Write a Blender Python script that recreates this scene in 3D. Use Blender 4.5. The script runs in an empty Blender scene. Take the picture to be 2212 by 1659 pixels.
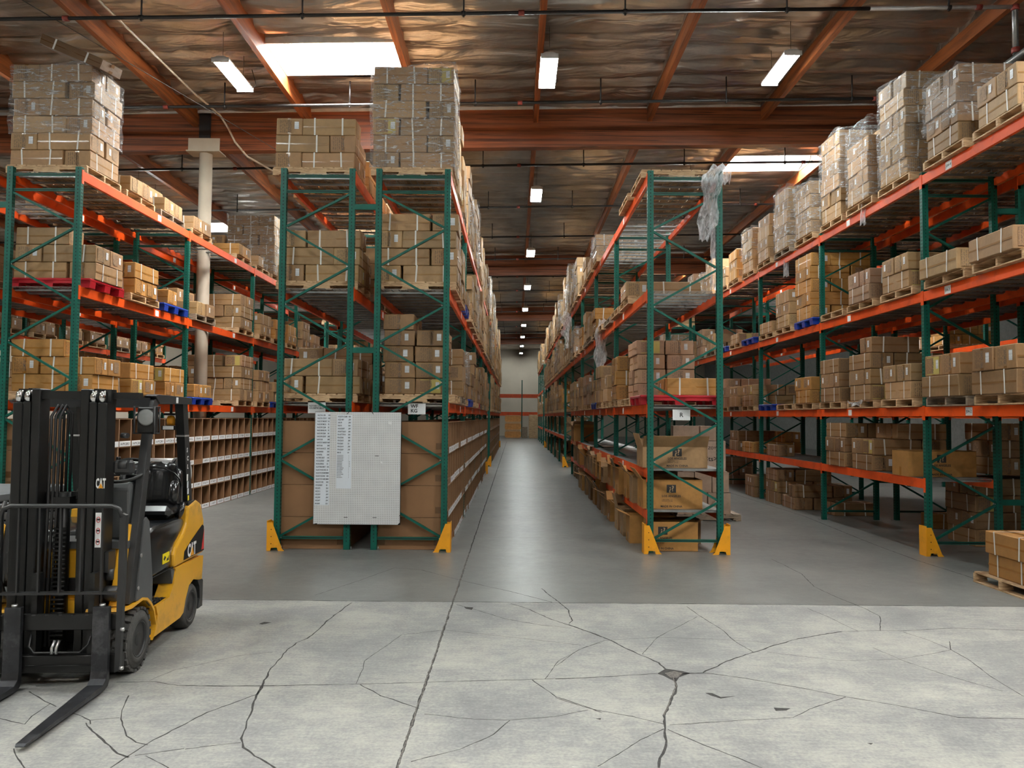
import bpy, math, random
import numpy as np
from mathutils import Matrix, Vector
from mathutils.bvhtree import BVHTree

S = bpy.context.scene
C = S.collection

# ------------------------------------------------------------------ camera, world, exposure
W_, H_ = 2212, 1659
FPX = 1680.0
CAMZ = 1.914
PITCH = math.atan(70.5 / FPX)
YAW = 7.0 / FPX
ROLL = 0.008
cam_d = bpy.data.cameras.new('camera')
cam_d.sensor_width = 36.0
cam_d.lens = FPX / W_ * 36.0
cam_d.clip_start = 0.05
cam_d.clip_end = 300
cam = bpy.data.objects.new('camera', cam_d)
C.objects.link(cam)
CAMR = Matrix.Rotation(YAW, 4, 'Z') @ Matrix.Rotation(math.pi / 2 + PITCH, 4, 'X') @ Matrix.Rotation(ROLL, 4, 'Z')
cam.matrix_world = Matrix.Translation((0, 0, CAMZ)) @ CAMR
S.camera = cam

world = bpy.data.worlds.new('world')
S.world = world
world.use_nodes = True
world.node_tree.nodes['Background'].inputs[0].default_value = (0.6, 0.75, 1.0, 1)
world.node_tree.nodes['Background'].inputs[1].default_value = 0.03

S.view_settings.view_transform = 'Standard'
S.view_settings.look = 'None'
S.view_settings.gamma = 1.0
S.view_settings.use_curve_mapping = False
S.view_settings.exposure = 0.98
cy = S.cycles
cy.use_adaptive_sampling = True
cy.adaptive_threshold = 0.03
cy.use_denoising = True
try:
    cy.denoiser = 'OPENIMAGEDENOISE'
except Exception:
    pass
cy.max_bounces = 6
cy.diffuse_bounces = 3
cy.glossy_bounces = 3
cy.transmission_bounces = 3
cy.transparent_max_bounces = 8
cy.caustics_reflective = False
cy.caustics_refractive = False
cy.sample_clamp_indirect = 4.0
cy.use_light_tree = True

TUBE_POWER = 130.0
SKY_POWER = 75.0

rng = random.Random(7)
R = math.radians
COS, SIN = math.cos, math.sin


def floor_point(px, py, z=0.0):
    """where the line of sight through a pixel meets the height z"""
    d = CAMR.to_3x3() @ Vector(((px - W_ / 2) / FPX, -(py - H_ / 2) / FPX, -1))
    t = (z - CAMZ) / d.z
    return d.x * t, d.y * t


def roof_rise(x):
    return 0.0185 * x


# ------------------------------------------------------------------ materials
MATS = {}


def new_mat(name):
    m = bpy.data.materials.new(name)
    m.use_nodes = True
    nt = m.node_tree
    return m, nt, nt.nodes['Principled BSDF']


def N(nt, kind, **kw):
    n = nt.nodes.new(kind)
    for k, v in kw.items():
        if k.startswith('i_'):
            n.inputs[k[2:]].default_value = v
        elif k[0] == 'n' and k[1:].isdigit():
            n.inputs[int(k[1:])].default_value = v
        else:
            setattr(n, k, v)
    return n


def ramp(nt, fac, stops):
    r = nt.nodes.new('ShaderNodeValToRGB')
    el = r.color_ramp.elements
    while len(el) > 1:
        el.remove(el[-1])
    el[0].position = stops[0][0]
    el[0].color = (*stops[0][1], 1) if len(stops[0][1]) == 3 else stops[0][1]
    for p, c in stops[1:]:
        e = el.new(p)
        e.color = (*c, 1)
    nt.links.new(fac, r.inputs[0])
    return r.outputs[0]


def mixc(nt, fac, a, b, mode='MIX'):
    m = nt.nodes.new('ShaderNodeMix')
    m.data_type = 'RGBA'
    m.blend_type = mode
    for s, v in ((m.inputs[0], fac), (m.inputs[6], a), (m.inputs[7], b)):
        if hasattr(v, 'links') or hasattr(v, 'is_linked'):
            nt.links.new(v, s)
        elif isinstance(v, (int, float)):
            s.default_value = v
        else:
            s.default_value = (*v, 1) if len(v) == 3 else v
    return m.outputs[2]


def mth(nt, op, a, b=None, clamp=False):
    m = nt.nodes.new('ShaderNodeMath')
    m.operation = op
    m.use_clamp = clamp
    for i, v in enumerate((a, b)):
        if v is None:
            continue
        if hasattr(v, 'is_linked'):
            nt.links.new(v, m.inputs[i])
        else:
            m.inputs[i].default_value = v
    return m.outputs[0]


def objco(nt, scale=(1, 1, 1)):
    tc = nt.nodes.new('ShaderNodeTexCoord')
    mp = nt.nodes.new('ShaderNodeMapping')
    mp.inputs['Scale'].default_value = scale
    nt.links.new(tc.outputs['Object'], mp.inputs[0])
    return mp.outputs[0]


def noise(nt, co, scale, detail=3, rough=0.55, dist=0.0):
    n = N(nt, 'ShaderNodeTexNoise', i_Scale=scale, i_Detail=detail, i_Roughness=rough, i_Distortion=dist)
    nt.links.new(co, n.inputs['Vector'])
    return n.outputs[0]


def bump(nt, b, h, strength, dist=0.01):
    bp = N(nt, 'ShaderNodeBump', i_Strength=strength, i_Distance=dist)
    nt.links.new(h, bp.inputs['Height'])
    nt.links.new(bp.outputs[0], b.inputs['Normal'])


def simple(name, col, rough=0.5, metal=0.0, var=0.12, scale=6.0, bmp=0.0, coat=0.0, dirt=None):
    m, nt, b = new_mat(name)
    co = objco(nt)
    n = noise(nt, co, scale, 4)
    lo = tuple(c * (1 - var) for c in col)
    hi = tuple(min(1, c * (1 + var)) for c in col)
    out = ramp(nt, n, [(0.3, lo), (0.7, hi)])
    if dirt:
        n2 = noise(nt, co, scale * 0.7, 6, 0.7)
        out = mixc(nt, ramp(nt, n2, [(0.52, (0, 0, 0)), (0.7, (1, 1, 1))]), out, dirt)
    nt.links.new(out, b.inputs['Base Color'])
    b.inputs['Roughness'].default_value = rough
    b.inputs['Metallic'].default_value = metal
    if coat:
        b.inputs['Coat Weight'].default_value = coat
        b.inputs['Coat Roughness'].default_value = 0.08
    if bmp:
        bump(nt, b, noise(nt, co, scale * 8, 3), bmp)
    MATS[name] = m
    return m


simple('orange_paint', (0.80, 0.088, 0.008), 0.42, var=0.1, scale=4, dirt=(0.52, 0.055, 0.008))
simple('bin_card', (0.235, 0.118, 0.052), 0.8, var=0.08, scale=3)
simple('bin_card_edge', (0.42, 0.26, 0.15), 0.8)
simple('tape_brown', (0.13, 0.062, 0.024), 0.25, var=0.05)
simple('strap_white', (0.72, 0.70, 0.66), 0.45, var=0.04)
simple('paper_white', (0.75, 0.75, 0.75), 0.6, var=0.03)
simple('ink_black', (0.02, 0.02, 0.02), 0.6)
simple('ink_faint', (0.10, 0.085, 0.075), 0.7)
simple('galvanised', (0.30, 0.31, 0.31), 0.32, 0.75, var=0.2)
simple('wire_steel', (0.30, 0.29, 0.27), 0.4, 0.6)
simple('guard_yellow', (0.86, 0.36, 0.012), 0.4, var=0.06, dirt=(0.62, 0.27, 0.02))
simple('concrete_wall', (0.56, 0.49, 0.40), 0.9, var=0.06, scale=0.8)
simple('wall_dim', (0.2, 0.2, 0.19), 0.9)
simple('pipe_black', (0.022, 0.021, 0.022), 0.45, 0.2)
simple('pipe_joint', (0.25, 0.04, 0.03), 0.5)
simple('tank_metal', (0.62, 0.62, 0.62), 0.35, .5, var=0.12)
simple('fixture_white', (0.75, 0.76, 0.76), 0.4)
simple('wire_dark', (0.03, 0.03, 0.03), 0.5)
simple('wire_cream', (0.55, 0.47, 0.38), 0.6)
simple('column_paint', (0.5, 0.43, 0.34), 0.6, var=0.08, scale=3)
simple('bolt_steel', (0.6, 0.6, 0.6), 0.3, 0.9)
simple('black_gap', (0.006, 0.006, 0.006), 0.9)
simple('plastic_blue', (0.008, 0.04, 0.30), 0.35, var=0.08)
simple('plastic_red', (0.42, 0.01, 0.02), 0.35, var=0.08)
simple('plastic_grey', (0.13, 0.14, 0.15), 0.5)
simple('crate_wood', (0.62, 0.27, 0.075), 0.6, var=0.2, scale=5)
simple('crate_batten', (0.62, 0.38, 0.2), 0.6, var=0.1, scale=5)


def make_green():
    m, nt, b = new_mat('green_paint')
    tc = nt.nodes.new('ShaderNodeTexCoord')
    sx = nt.nodes.new('ShaderNodeSeparateXYZ')
    nt.links.new(tc.outputs['Object'], sx.inputs[0])
    n = noise(nt, tc.outputs['Object'], 7, 4)
    base = ramp(nt, n, [(0.3, (0.002, 0.066, 0.046)), (0.7, (0.003, 0.105, 0.075))])
    n2 = noise(nt, tc.outputs['Object'], 30, 3)
    base = mixc(nt, ramp(nt, n2, [(0.68, (0, 0, 0)), (0.74, (0.6, 0.6, 0.6))]), base, (0.03, 0.05, 0.045))
    nt.links.new(base, b.inputs['Base Color'])
    b.inputs['Roughness'].default_value = 0.42
    b.inputs['Specular IOR Level'].default_value = 0.3
    MATS['green_paint'] = m


make_green()


def make_card():
    """corrugated cardboard, its tone taken from the object's own colour"""
    for nm, stuff in (('cardboard', False), ('cardboard_stack', True)):
        m, nt, b = new_mat(nm)
        if stuff:
            at = N(nt, 'ShaderNodeVertexColor')
            at.layer_name = 'tone'
            basec = at.outputs[0]
            co = objco(nt)
        else:
            oi = nt.nodes.new('ShaderNodeObjectInfo')
            basec = oi.outputs['Color']
            tc = nt.nodes.new('ShaderNodeTexCoord')
            ad = N(nt, 'ShaderNodeVectorMath', operation='ADD')
            nt.links.new(tc.outputs['Object'], ad.inputs[0])
            sc = N(nt, 'ShaderNodeVectorMath', operation='SCALE')
            nt.links.new(oi.outputs['Location'], sc.inputs[0])
            sc.inputs['Scale'].default_value = 3.1
            nt.links.new(sc.outputs[0], ad.inputs[1])
            co = ad.outputs[0]
        n = noise(nt, co, 3.5, 4, 0.6)
        c = mixc(nt, 1.0, basec, ramp(nt, n, [(0.3, (0.86, 0.86, 0.86)), (0.7, (1.08, 1.07, 1.05))]), 'MULTIPLY')
        n2 = noise(nt, co, 14, 3, 0.6)
        c = mixc(nt, 0.25, c, mixc(nt, 1.0, c, ramp(nt, n2, [(0.35, (0.7, 0.7, 0.7)), (0.6, (1, 1, 1))]), 'MULTIPLY'))
        nt.links.new(c, b.inputs['Base Color'])
        b.inputs['Roughness'].default_value = 0.62
        bump(nt, b, noise(nt, co, 5, 3), 0.35, 0.03)
        MATS[nm] = m
    # clear packing tape over the same board
    m, nt, b = new_mat('tape_clear')
    oi = nt.nodes.new('ShaderNodeObjectInfo')
    c = mixc(nt, 1.0, oi.outputs['Color'], (0.82, 0.76, 0.66), 'MULTIPLY')
    nt.links.new(c, b.inputs['Base Color'])
    b.inputs['Roughness'].default_value = 0.22
    MATS['tape_clear'] = m
    # printed block of small characters
    m, nt, b = new_mat('print_block')
    oi = nt.nodes.new('ShaderNodeObjectInfo')
    co = objco(nt, (1, 1, 1))
    vor = N(nt, 'ShaderNodeTexNoise', i_Scale=60.0, i_Detail=2.0)
    mp = N(nt, 'ShaderNodeMapping')
    mp.inputs['Scale'].default_value = (1, 1.6, 0.7)
    nt.links.new(co, mp.inputs[0])
    nt.links.new(mp.outputs[0], vor.inputs['Vector'])
    sx = nt.nodes.new('ShaderNodeSeparateXYZ')
    nt.links.new(co, sx.inputs[0])
    rows = mth(nt, 'GREATER_THAN', mth(nt, 'FRACT', mth(nt, 'MULTIPLY', sx.outputs['Y'], 34.0)), 0.4)
    ink = mth(nt, 'MULTIPLY', rows, mth(nt, 'GREATER_THAN', vor.outputs[0], 0.48))
    c = mixc(nt, mth(nt, 'MULTIPLY', ink, 0.6), oi.outputs['Color'], (0.07, 0.05, 0.04))
    nt.links.new(c, b.inputs['Base Color'])
    b.inputs['Roughness'].default_value = 0.7
    MATS['print_block'] = m
    # bar-code sticker
    m, nt, b = new_mat('barcode')
    co = objco(nt)
    sx = nt.nodes.new('ShaderNodeSeparateXYZ')
    nt.links.new(co, sx.inputs[0])
    cb = nt.nodes.new('ShaderNodeCombineXYZ')
    nt.links.new(sx.outputs['Z'], cb.inputs[0])
    nn = noise(nt, cb.outputs[0], 260, 1)
    c = mixc(nt, mth(nt, 'GREATER_THAN', nn, 0.53), (0.85, 0.86, 0.88), (0.12, 0.12, 0.14))
    nt.links.new(c, b.inputs['Base Color'])
    MATS['barcode'] = m


make_card()


def make_wood(name, c0, c1, scale=(1, 1, 1), rough=0.7, rings=6.0, dark=None):
    m, nt, b = new_mat(name)
    co = objco(nt, scale)
    n = noise(nt, co, rings, 6, 0.65, 0.6)
    c = ramp(nt, n, [(0.38, c0), (0.58, c1)])
    if dark:
        n2 = noise(nt, co, rings * 2.5, 3, 0.6)
        c = mixc(nt, ramp(nt, n2, [(0.62, (0, 0, 0)), (0.68, (1, 1, 1))]), c, dark)
    nt.links.new(c, b.inputs['Base Color'])
    b.inputs['Roughness'].default_value = rough
    bump(nt, b, n, 0.2, 0.01)
    MATS[name] = m


make_wood('pallet_wood', (0.30, 0.17, 0.08), (0.62, 0.42, 0.24), (1, 1, 8))
make_wood('pallet_grey', (0.16, 0.12, 0.09), (0.36, 0.28, 0.2), (1, 1, 8))
make_wood('glulam', (0.075, 0.021, 0.007), (0.26, 0.074, 0.024), (0.16, 1, 12), 0.5, 2.2, (0.03, 0.009, 0.004))
make_wood('purlin', (0.12, 0.032, 0.007), (0.28, 0.078, 0.016), (6, 0.35, 5), 0.55, 2.0)


def make_foil():
    m, nt, b = new_mat('roof_foil')
    co = objco(nt)
    mp = N(nt, 'ShaderNodeMapping')
    mp.inputs['Scale'].default_value = (0.45, 2.2, 1)
    nt.links.new(co, mp.inputs[0])
    n1 = noise(nt, mp.outputs[0], 1.9, 3, 0.5, .8)
    n2 = noise(nt, co, 9.0, 3, 0.5, 0.5)
    n3 = noise(nt, co, 1.1, 3)
    c = ramp(nt, n3, [(0.3, (0.27, 0.235, 0.205)), (0.7, (0.47, 0.42, 0.375))])
    nt.links.new(c, b.inputs['Base Color'])
    b.inputs['Metallic'].default_value = 0.9
    b.inputs['Roughness'].default_value = 0.3
    h = mth(nt, 'ADD', n1, mth(nt, 'MULTIPLY', n2, 0.07))
    bump(nt, b, h, 0.8, 0.10)
    MATS['roof_foil'] = m


make_foil()


def make_floor():
    m, nt, b = new_mat('concrete_floor')
    co = objco(nt)
    sx = nt.nodes.new('ShaderNodeSeparateXYZ')
    nt.links.new(co, sx.inputs[0])
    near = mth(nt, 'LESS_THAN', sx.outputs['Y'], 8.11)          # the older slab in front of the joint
    n1 = noise(nt, co, 1.1, 5, 0.62, 0.3)
    n2 = noise(nt, co, 7.0, 5, 0.7, 0.2)
    n3 = noise(nt, co, 45.0, 3, 0.6)
    mp = N(nt, 'ShaderNodeMapping')
    mp.inputs['Scale'].default_value = (0.7, 5.0, 1)
    nt.links.new(co, mp.inputs[0])
    n4 = noise(nt, mp.outputs[0], 6.0, 4, 0.7)
    mixn = mth(nt, 'ADD', mth(nt, 'MULTIPLY', n1, 0.5), mth(nt, 'ADD', mth(nt, 'MULTIPLY', n2, 0.30), mth(nt, 'MULTIPLY', n4, 0.20)))
    mixn = mth(nt, 'ADD', mixn, mth(nt, 'MULTIPLY', mth(nt, 'SUBTRACT', n3, 0.5), 0.27))
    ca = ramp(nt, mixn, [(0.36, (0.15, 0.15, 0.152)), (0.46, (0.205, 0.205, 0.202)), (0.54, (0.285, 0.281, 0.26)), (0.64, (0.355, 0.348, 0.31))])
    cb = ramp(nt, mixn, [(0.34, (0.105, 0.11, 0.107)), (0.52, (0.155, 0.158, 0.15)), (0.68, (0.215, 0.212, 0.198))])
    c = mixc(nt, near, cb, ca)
    # scuffs: short dark dashes
    mp2 = N(nt, 'ShaderNodeMapping')
    mp2.inputs['Scale'].default_value = (3.0, 14.0, 1)
    mp2.inputs['Rotation'].default_value = (0, 0, 0.15)
    nt.links.new(co, mp2.inputs[0])
    n5 = noise(nt, mp2.outputs[0], 1.6, 4, 0.75, 0.8)
    wear = mth(nt, 'ADD', mth(nt, 'MULTIPLY', near, 0.75), 0.25)
    c = mixc(nt, mth(nt, 'MULTIPLY', wear, ramp(nt, n5, [(0.67, (0, 0, 0)), (0.74, (0.5, 0.5, 0.5))])), c, (0.10, 0.10, 0.10))
    mp3 = N(nt, 'ShaderNodeMapping')
    mp3.inputs['Scale'].default_value = (2.2, 26.0, 1)
    mp3.inputs['Rotation'].default_value = (0, 0, 0.9)
    nt.links.new(co, mp3.inputs[0])
    n6 = noise(nt, mp3.outputs[0], 1.3, 4, 0.8, 1.6)
    c = mixc(nt, mth(nt, 'MULTIPLY', wear, ramp(nt, n6, [(0.68, (0, 0, 0)), (0.75, (0.32, 0.32, 0.32))])), c, (0.14, 0.14, 0.14))
    for rot, lo, wgt, tint in ((-.5, .655, .5, (.12, .12, .12)), (1.9, .66, .45, (.13, .13, .13)), (.35, .672, .5, (.5, .5, .48))):
        mq = N(nt, 'ShaderNodeMapping')
        mq.inputs['Scale'].default_value = (9.0, 46.0, 1)
        mq.inputs['Rotation'].default_value = (0, 0, rot)
        nt.links.new(co, mq.inputs[0])
        nq = noise(nt, mq.outputs[0], 1.0, 3, 0.7, 2.2)
        c = mixc(nt, mth(nt, 'MULTIPLY', near, ramp(nt, nq, [(lo, (0, 0, 0)), (lo + .03, (wgt, wgt, wgt))])), c, tint)
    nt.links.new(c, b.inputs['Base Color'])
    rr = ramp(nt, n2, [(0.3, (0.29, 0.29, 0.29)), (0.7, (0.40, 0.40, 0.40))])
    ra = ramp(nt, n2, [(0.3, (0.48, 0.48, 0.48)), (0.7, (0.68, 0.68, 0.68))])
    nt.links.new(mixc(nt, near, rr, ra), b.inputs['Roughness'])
    bump(nt, b, mth(nt, 'ADD', mth(nt, 'MULTIPLY', n3, near), mth(nt, 'MULTIPLY', n1, 0.6)), 0.08, 0.008)
    MATS['concrete_floor'] = m
    simple('crack_dark', (0.035, 0.033, 0.032), 0.95, var=0.5, scale=40)
    simple('joint_grit', (0.11, 0.10, 0.09), 0.95, var=0.6, scale=60)


make_floor()


def make_pegboard():
    m, nt, b = new_mat('pegboard_white')
    co = objco(nt)
    sx = nt.nodes.new('ShaderNodeSeparateXYZ')
    nt.links.new(co, sx.inputs[0])
    P = 0.0254
    u = mth(nt, 'SUBTRACT', mth(nt, 'FRACT', mth(nt, 'DIVIDE', sx.outputs['X'], P)), 0.5)
    v = mth(nt, 'SUBTRACT', mth(nt, 'FRACT', mth(nt, 'DIVIDE', sx.outputs['Z'], P)), 0.5)
    d = mth(nt, 'ADD', mth(nt, 'MULTIPLY', u, u), mth(nt, 'MULTIPLY', v, v))
    hole = mth(nt, 'LESS_THAN', d, 0.034)
    n = noise(nt, co, 5, 4)
    c = mixc(nt, hole, ramp(nt, n, [(0.3, (0.64, 0.64, 0.65)), (0.7, (0.73, 0.73, 0.73))]), (0.16, 0.15, 0.14))
    nt.links.new(c, b.inputs['Base Color'])
    b.inputs['Roughness'].default_value = 0.4
    MATS['pegboard_white'] = m


make_pegboard()


def emit(name, col, power):
    m = bpy.data.materials.new(name)
    m.use_nodes = True
    nt = m.node_tree
    nt.nodes.clear()
    e = N(nt, 'ShaderNodeEmission', i_Strength=power)
    e.inputs[0].default_value = (*col, 1)
    o = nt.nodes.new('ShaderNodeOutputMaterial')
    nt.links.new(e.outputs[0], o.inputs[0])
    MATS[name] = m


emit('tube_glow', (0.93, 1.0, 0.97), TUBE_POWER)
emit('skylight_glow', (1.0, 0.97, 0.92), SKY_POWER)


def make_film():
    m = bpy.data.materials.new('stretch_film')
    m.use_nodes = True
    nt = m.node_tree
    nt.nodes.clear()
    co = objco(nt, (1.5, 1.5, 7))
    n = noise(nt, co, 3.0, 5, 0.7, 1.5)
    n2 = noise(nt, co, 9.0, 4, 0.7, 2.0)
    tr = N(nt, 'ShaderNodeBsdfTransparent')
    gl = N(nt, 'ShaderNodeBsdfPrincipled')
    gl.inputs['Base Color'].default_value = (0.8, 0.8, 0.82, 1)
    gl.inputs['Roughness'].default_value = 0.17
    gl.inputs['Specular IOR Level'].default_value = 0.9
    bp = N(nt, 'ShaderNodeBump', i_Strength=0.9, i_Distance=0.05)
    nt.links.new(mth(nt, 'ADD', n, mth(nt, 'MULTIPLY', n2, 0.4)), bp.inputs['Height'])
    nt.links.new(bp.outputs[0], gl.inputs['Normal'])
    mx = nt.nodes.new('ShaderNodeMixShader')
    fac = ramp(nt, n, [(0.40, (0.05, 0.05, 0.05)), (0.54, (0.18, 0.18, 0.18)), (0.66, (0.8, 0.8, 0.8))])  # sheen put in as noise streaks of whiter, denser film
    nt.links.new(fac, mx.inputs[0])
    nt.links.new(tr.outputs[0], mx.inputs[1])
    nt.links.new(gl.outputs[0], mx.inputs[2])
    o = nt.nodes.new('ShaderNodeOutputMaterial')
    nt.links.new(mx.outputs[0], o.inputs[0])
    MATS['stretch_film'] = m


make_film()


# ------------------------------------------------------------------ mesh helpers
class MB:
    def __init__(s):
        s.v, s.f, s.m, s.sm = [], [], [], []

    def add(s, vs, fs, mi=0, smooth=False):
        o = len(s.v)
        s.v.extend(vs)
        for f in fs:
            s.f.append(tuple(o + i for i in f))
            s.m.append(mi)
            s.sm.append(smooth)
        return s

    def box(s, x0, x1, y0, y1, z0, z1, mi=0, M=None, ch=0.0):
        if ch > 0:
            return s.cbox(x0, x1, y0, y1, z0, z1, ch, mi, M)
        vs = [(x, y, z) for x in (x0, x1) for y in (y0, y1) for z in (z0, z1)]
        if M is not None:
            vs = [tuple(M @ Vector(v)) for v in vs]
        return s.add(vs, [(0, 1, 3, 2), (4, 6, 7, 5), (0, 4, 5, 1), (2, 3, 7, 6), (0, 2, 6, 4), (1, 5, 7, 3)], mi)

    def cbox(s, x0, x1, y0, y1, z0, z1, c, mi=0, M=None, jit=None):
        """box with chamfered edges: 24 vertices"""
        cx, cy_, cz = (x0 + x1) / 2, (y0 + y1) / 2, (z0 + z1) / 2
        hx, hy, hz = (x1 - x0) / 2, (y1 - y0) / 2, (z1 - z0) / 2
        c = min(c, hx * .9, hy * .9, hz * .9)
        vs, idx = [], {}
        for sx in (-1, 1):
            for sy in (-1, 1):
                for sz in (-1, 1):
                    j = jit(sx, sy, sz) if jit else (0, 0, 0)
                    for a in range(3):
                        e = [hx, hy, hz]
                        for k in range(3):
                            if k != a:
                                e[k] -= c
                        idx[(sx, sy, sz, a)] = len(vs)
                        vs.append((cx + sx * e[0] + j[0], cy_ + sy * e[1] + j[1], cz + sz * e[2] + j[2]))
        fs = []
        for a in range(3):
            b_, c_ = (a + 1) % 3, (a + 2) % 3
            for sa in (-1, 1):
                q = []
                for sb, sc in ((-1, -1), (1, -1), (1, 1), (-1, 1)):
                    k = [0, 0, 0]
                    k[a], k[b_], k[c_] = sa, sb, sc
                    q.append(idx[(*k, a)])
                fs.append(q if sa > 0 else q[::-1])
            for sb in (-1, 1):      # edges along axis a
                for sc in (-1, 1):
                    k0, k1 = [0, 0, 0], [0, 0, 0]
                    k0[a], k0[b_], k0[c_] = -1, sb, sc
                    k1[a], k1[b_], k1[c_] = 1, sb, sc
                    q = [idx[(*k0, b_)], idx[(*k1, b_)], idx[(*k1, c_)], idx[(*k0, c_)]]
                    fs.append(q if sb * sc > 0 else q[::-1])
        for sx in (-1, 1):
            for sy in (-1, 1):
                for sz in (-1, 1):
                    q = [idx[(sx, sy, sz, a)] for a in range(3)]
                    fs.append(q if sx * sy * sz > 0 else q[::-1])
        if M is not None:
            vs = [tuple(M @ Vector(v)) for v in vs]
        return s.add(vs, fs, mi)

    def bar(s, p, q, w, t, mi=0, up=(0, 0, 1)):
        """rectangular bar from p to q: w across (up x dir), t along up"""
        p, q = Vector(p), Vector(q)
        d = (q - p).normalized()
        a = Vector(up).cross(d)
        if a.length < 1e-4:
            a = Vector((1, 0, 0)).cross(d)
        a.normalize()
        b_ = d.cross(a).normalized()
        vs = [tuple(e + a * sa * w / 2 + b_ * sb * t / 2) for e in (p, q) for sa, sb in ((-1, -1), (1, -1), (1, 1), (-1, 1))]
        return s.add(vs, [(3, 2, 1, 0), (4, 5, 6, 7), (0, 1, 5, 4), (1, 2, 6, 5), (2, 3, 7, 6), (3, 0, 4, 7)], mi)

    def tube(s, pts, r, n=8, mi=0, cap=True, closed=False):
        pts = [Vector(p) for p in pts]
        rs = r if isinstance(r, (list, tuple)) else [r] * len(pts)
        L = len(pts)
        ref = None
        vs = []
        for i, p in enumerate(pts):
            if closed:
                d = pts[(i + 1) % L] - pts[i - 1]
            else:
                d = pts[min(i + 1, L - 1)] - pts[max(i - 1, 0)]
            d.normalize()
            if ref is None:
                ref = Vector((0, 0, 1)) if abs(d.z) < .9 else Vector((1, 0, 0))
            a = ref.cross(d)
            if a.length < 1e-5:
                a = Vector((0, 1, 0)).cross(d)
            a.normalize()
            b_ = d.cross(a)
            ref = b_
            for k in range(n):
                t = 2 * math.pi * k / n
                vs.append(tuple(p + (a * COS(t) + b_ * SIN(t)) * rs[i]))
        fs = []
        for i in range(L if closed else L - 1):
            j = (i + 1) % L
            for k in range(n):
                fs.append((i * n + k, i * n + (k + 1) % n, j * n + (k + 1) % n, j * n + k))
        s.add(vs, fs, mi, True)
        if cap and not closed:
            o = len(s.v) - len(vs)
            s.f.append(tuple(o + k for k in range(n))[::-1]); s.m.append(mi); s.sm.append(False)
            s.f.append(tuple(o + (L - 1) * n + k for k in range(n))); s.m.append(mi); s.sm.append(False)
        return s

    def prism(s, poly, a0, a1, axis='X', mi=0, smooth=False):
        """polygon (in the plane across axis) pushed from a0 to a1"""
        def P(u, v, a):
            return {'X': (a, u, v), 'Y': (u, a, v), 'Z': (u, v, a)}[axis]
        n = len(poly)
        vs = [P(u, v, a0) for u, v in poly] + [P(u, v, a1) for u, v in poly]
        s.add(vs, [tuple(range(n))[::-1], tuple(range(n, 2 * n))], mi)
        o = len(s.v) - 2 * n
        for i in range(n):
            j = (i + 1) % n
            s.f.append((o + i, o + j, o + n + j, o + n + i)); s.m.append(mi); s.sm.append(smooth)
        return s

    def lathe(s, prof, c, axis='X', n=32, mi=0, smooth=True):
        """prof: list of (along axis, radius) turned about the axis through c"""
        vs = []
        for a, r in prof:
            for k in range(n):
                t = 2 * math.pi * k / n
                u, v = r * COS(t), r * SIN(t)
                q = {'X': (a, u, v), 'Y': (u, a, v), 'Z': (u, v, a)}[axis]
                vs.append((c[0] + q[0], c[1] + q[1], c[2] + q[2]))
        fs = []
        for i in range(len(prof) - 1):
            for k in range(n):
                fs.append((i * n + k, i * n + (k + 1) % n, (i + 1) * n + (k + 1) % n, (i + 1) * n + k))
        s.add(vs, fs, mi, smooth)
        o = len(s.v) - len(vs)
        if prof[0][1] > 1e-6:
            s.f.append(tuple(o + k for k in range(n))[::-1]); s.m.append(mi); s.sm.append(False)
        if prof[-1][1] > 1e-6:
            s.f.append(tuple(o + (len(prof) - 1) * n + k for k in range(n))); s.m.append(mi); s.sm.append(False)
        return s

    def data(s, name, mats):
        me = bpy.data.meshes.new(name)
        me.from_pydata(s.v, [], s.f)
        for m in mats:
            me.materials.append(MATS[m])
        me.polygons.foreach_set('material_index', s.m)
        me.polygons.foreach_set('use_smooth', s.sm)
        me.update()
        return me

    def build(s, name, mats, parent=None, loc=(0, 0, 0), rz=0.0):
        if isinstance(mats, str):
            mats = [mats]
        return put(name, s.data(name, mats), parent, loc, rz)


def put(name, me, parent=None, loc=(0, 0, 0), rz=0.0):
    o = bpy.data.objects.new(name, me)
    C.objects.link(o)
    if parent is not None:
        o.parent = parent
    o.location = loc
    o.rotation_euler = (0, 0, rz)
    return o


def tag(o, label=None, cat=None, group=None, kind=None):
    if label:
        o['label'] = label
    if cat:
        o['category'] = cat
    if group:
        o['group'] = group
    if kind:
        o['kind'] = kind
    return o


def thing(name, label, cat, loc=(0, 0, 0), rz=0.0, group=None):
    return tag(put(name, None, None, loc, rz), label, cat, group)


def smooth_normals(o, weld=True):
    m = o.modifiers.new('bevel', 'BEVEL')
    m.width = 0.004
    m.segments = 2
    m.limit_method = 'ANGLE'
    m.angle_limit = R(35)
    return o


def text(name, body, size, mat, parent, loc, rot, align='LEFT', extrude=0.0005, shear=0.0, spacing=1.0, bold=0.0):
    cu = bpy.data.curves.new(name, 'FONT')
    cu.body = body
    cu.size = size
    cu.align_x = align
    cu.extrude = extrude
    cu.shear = shear
    cu.offset = bold
    cu.space_line = spacing
    cu.resolution_u = 2
    t = bpy.data.objects.new(name, cu)
    me = bpy.data.meshes.new_from_object(t)
    bpy.data.objects.remove(t)
    bpy.data.curves.remove(cu)
    me.name = name
    me.materials.clear()
    me.materials.append(MATS[mat])
    o = put(name, me, parent, loc)
    o.rotation_euler = rot
    return o

# ------------------------------------------------------------------ the building
GL_Y = [1.36, 16.6, 31.84, 47.08, 62.32]
GL_BOT, GL_TOP = 7.74, 8.61
PUR_X = [0.40 + 2.46 * k for k in range(-8, 8)]
XW0, XW1, YW0, YW1 = -19.3, 18.9, -9.0, 77.6


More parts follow.
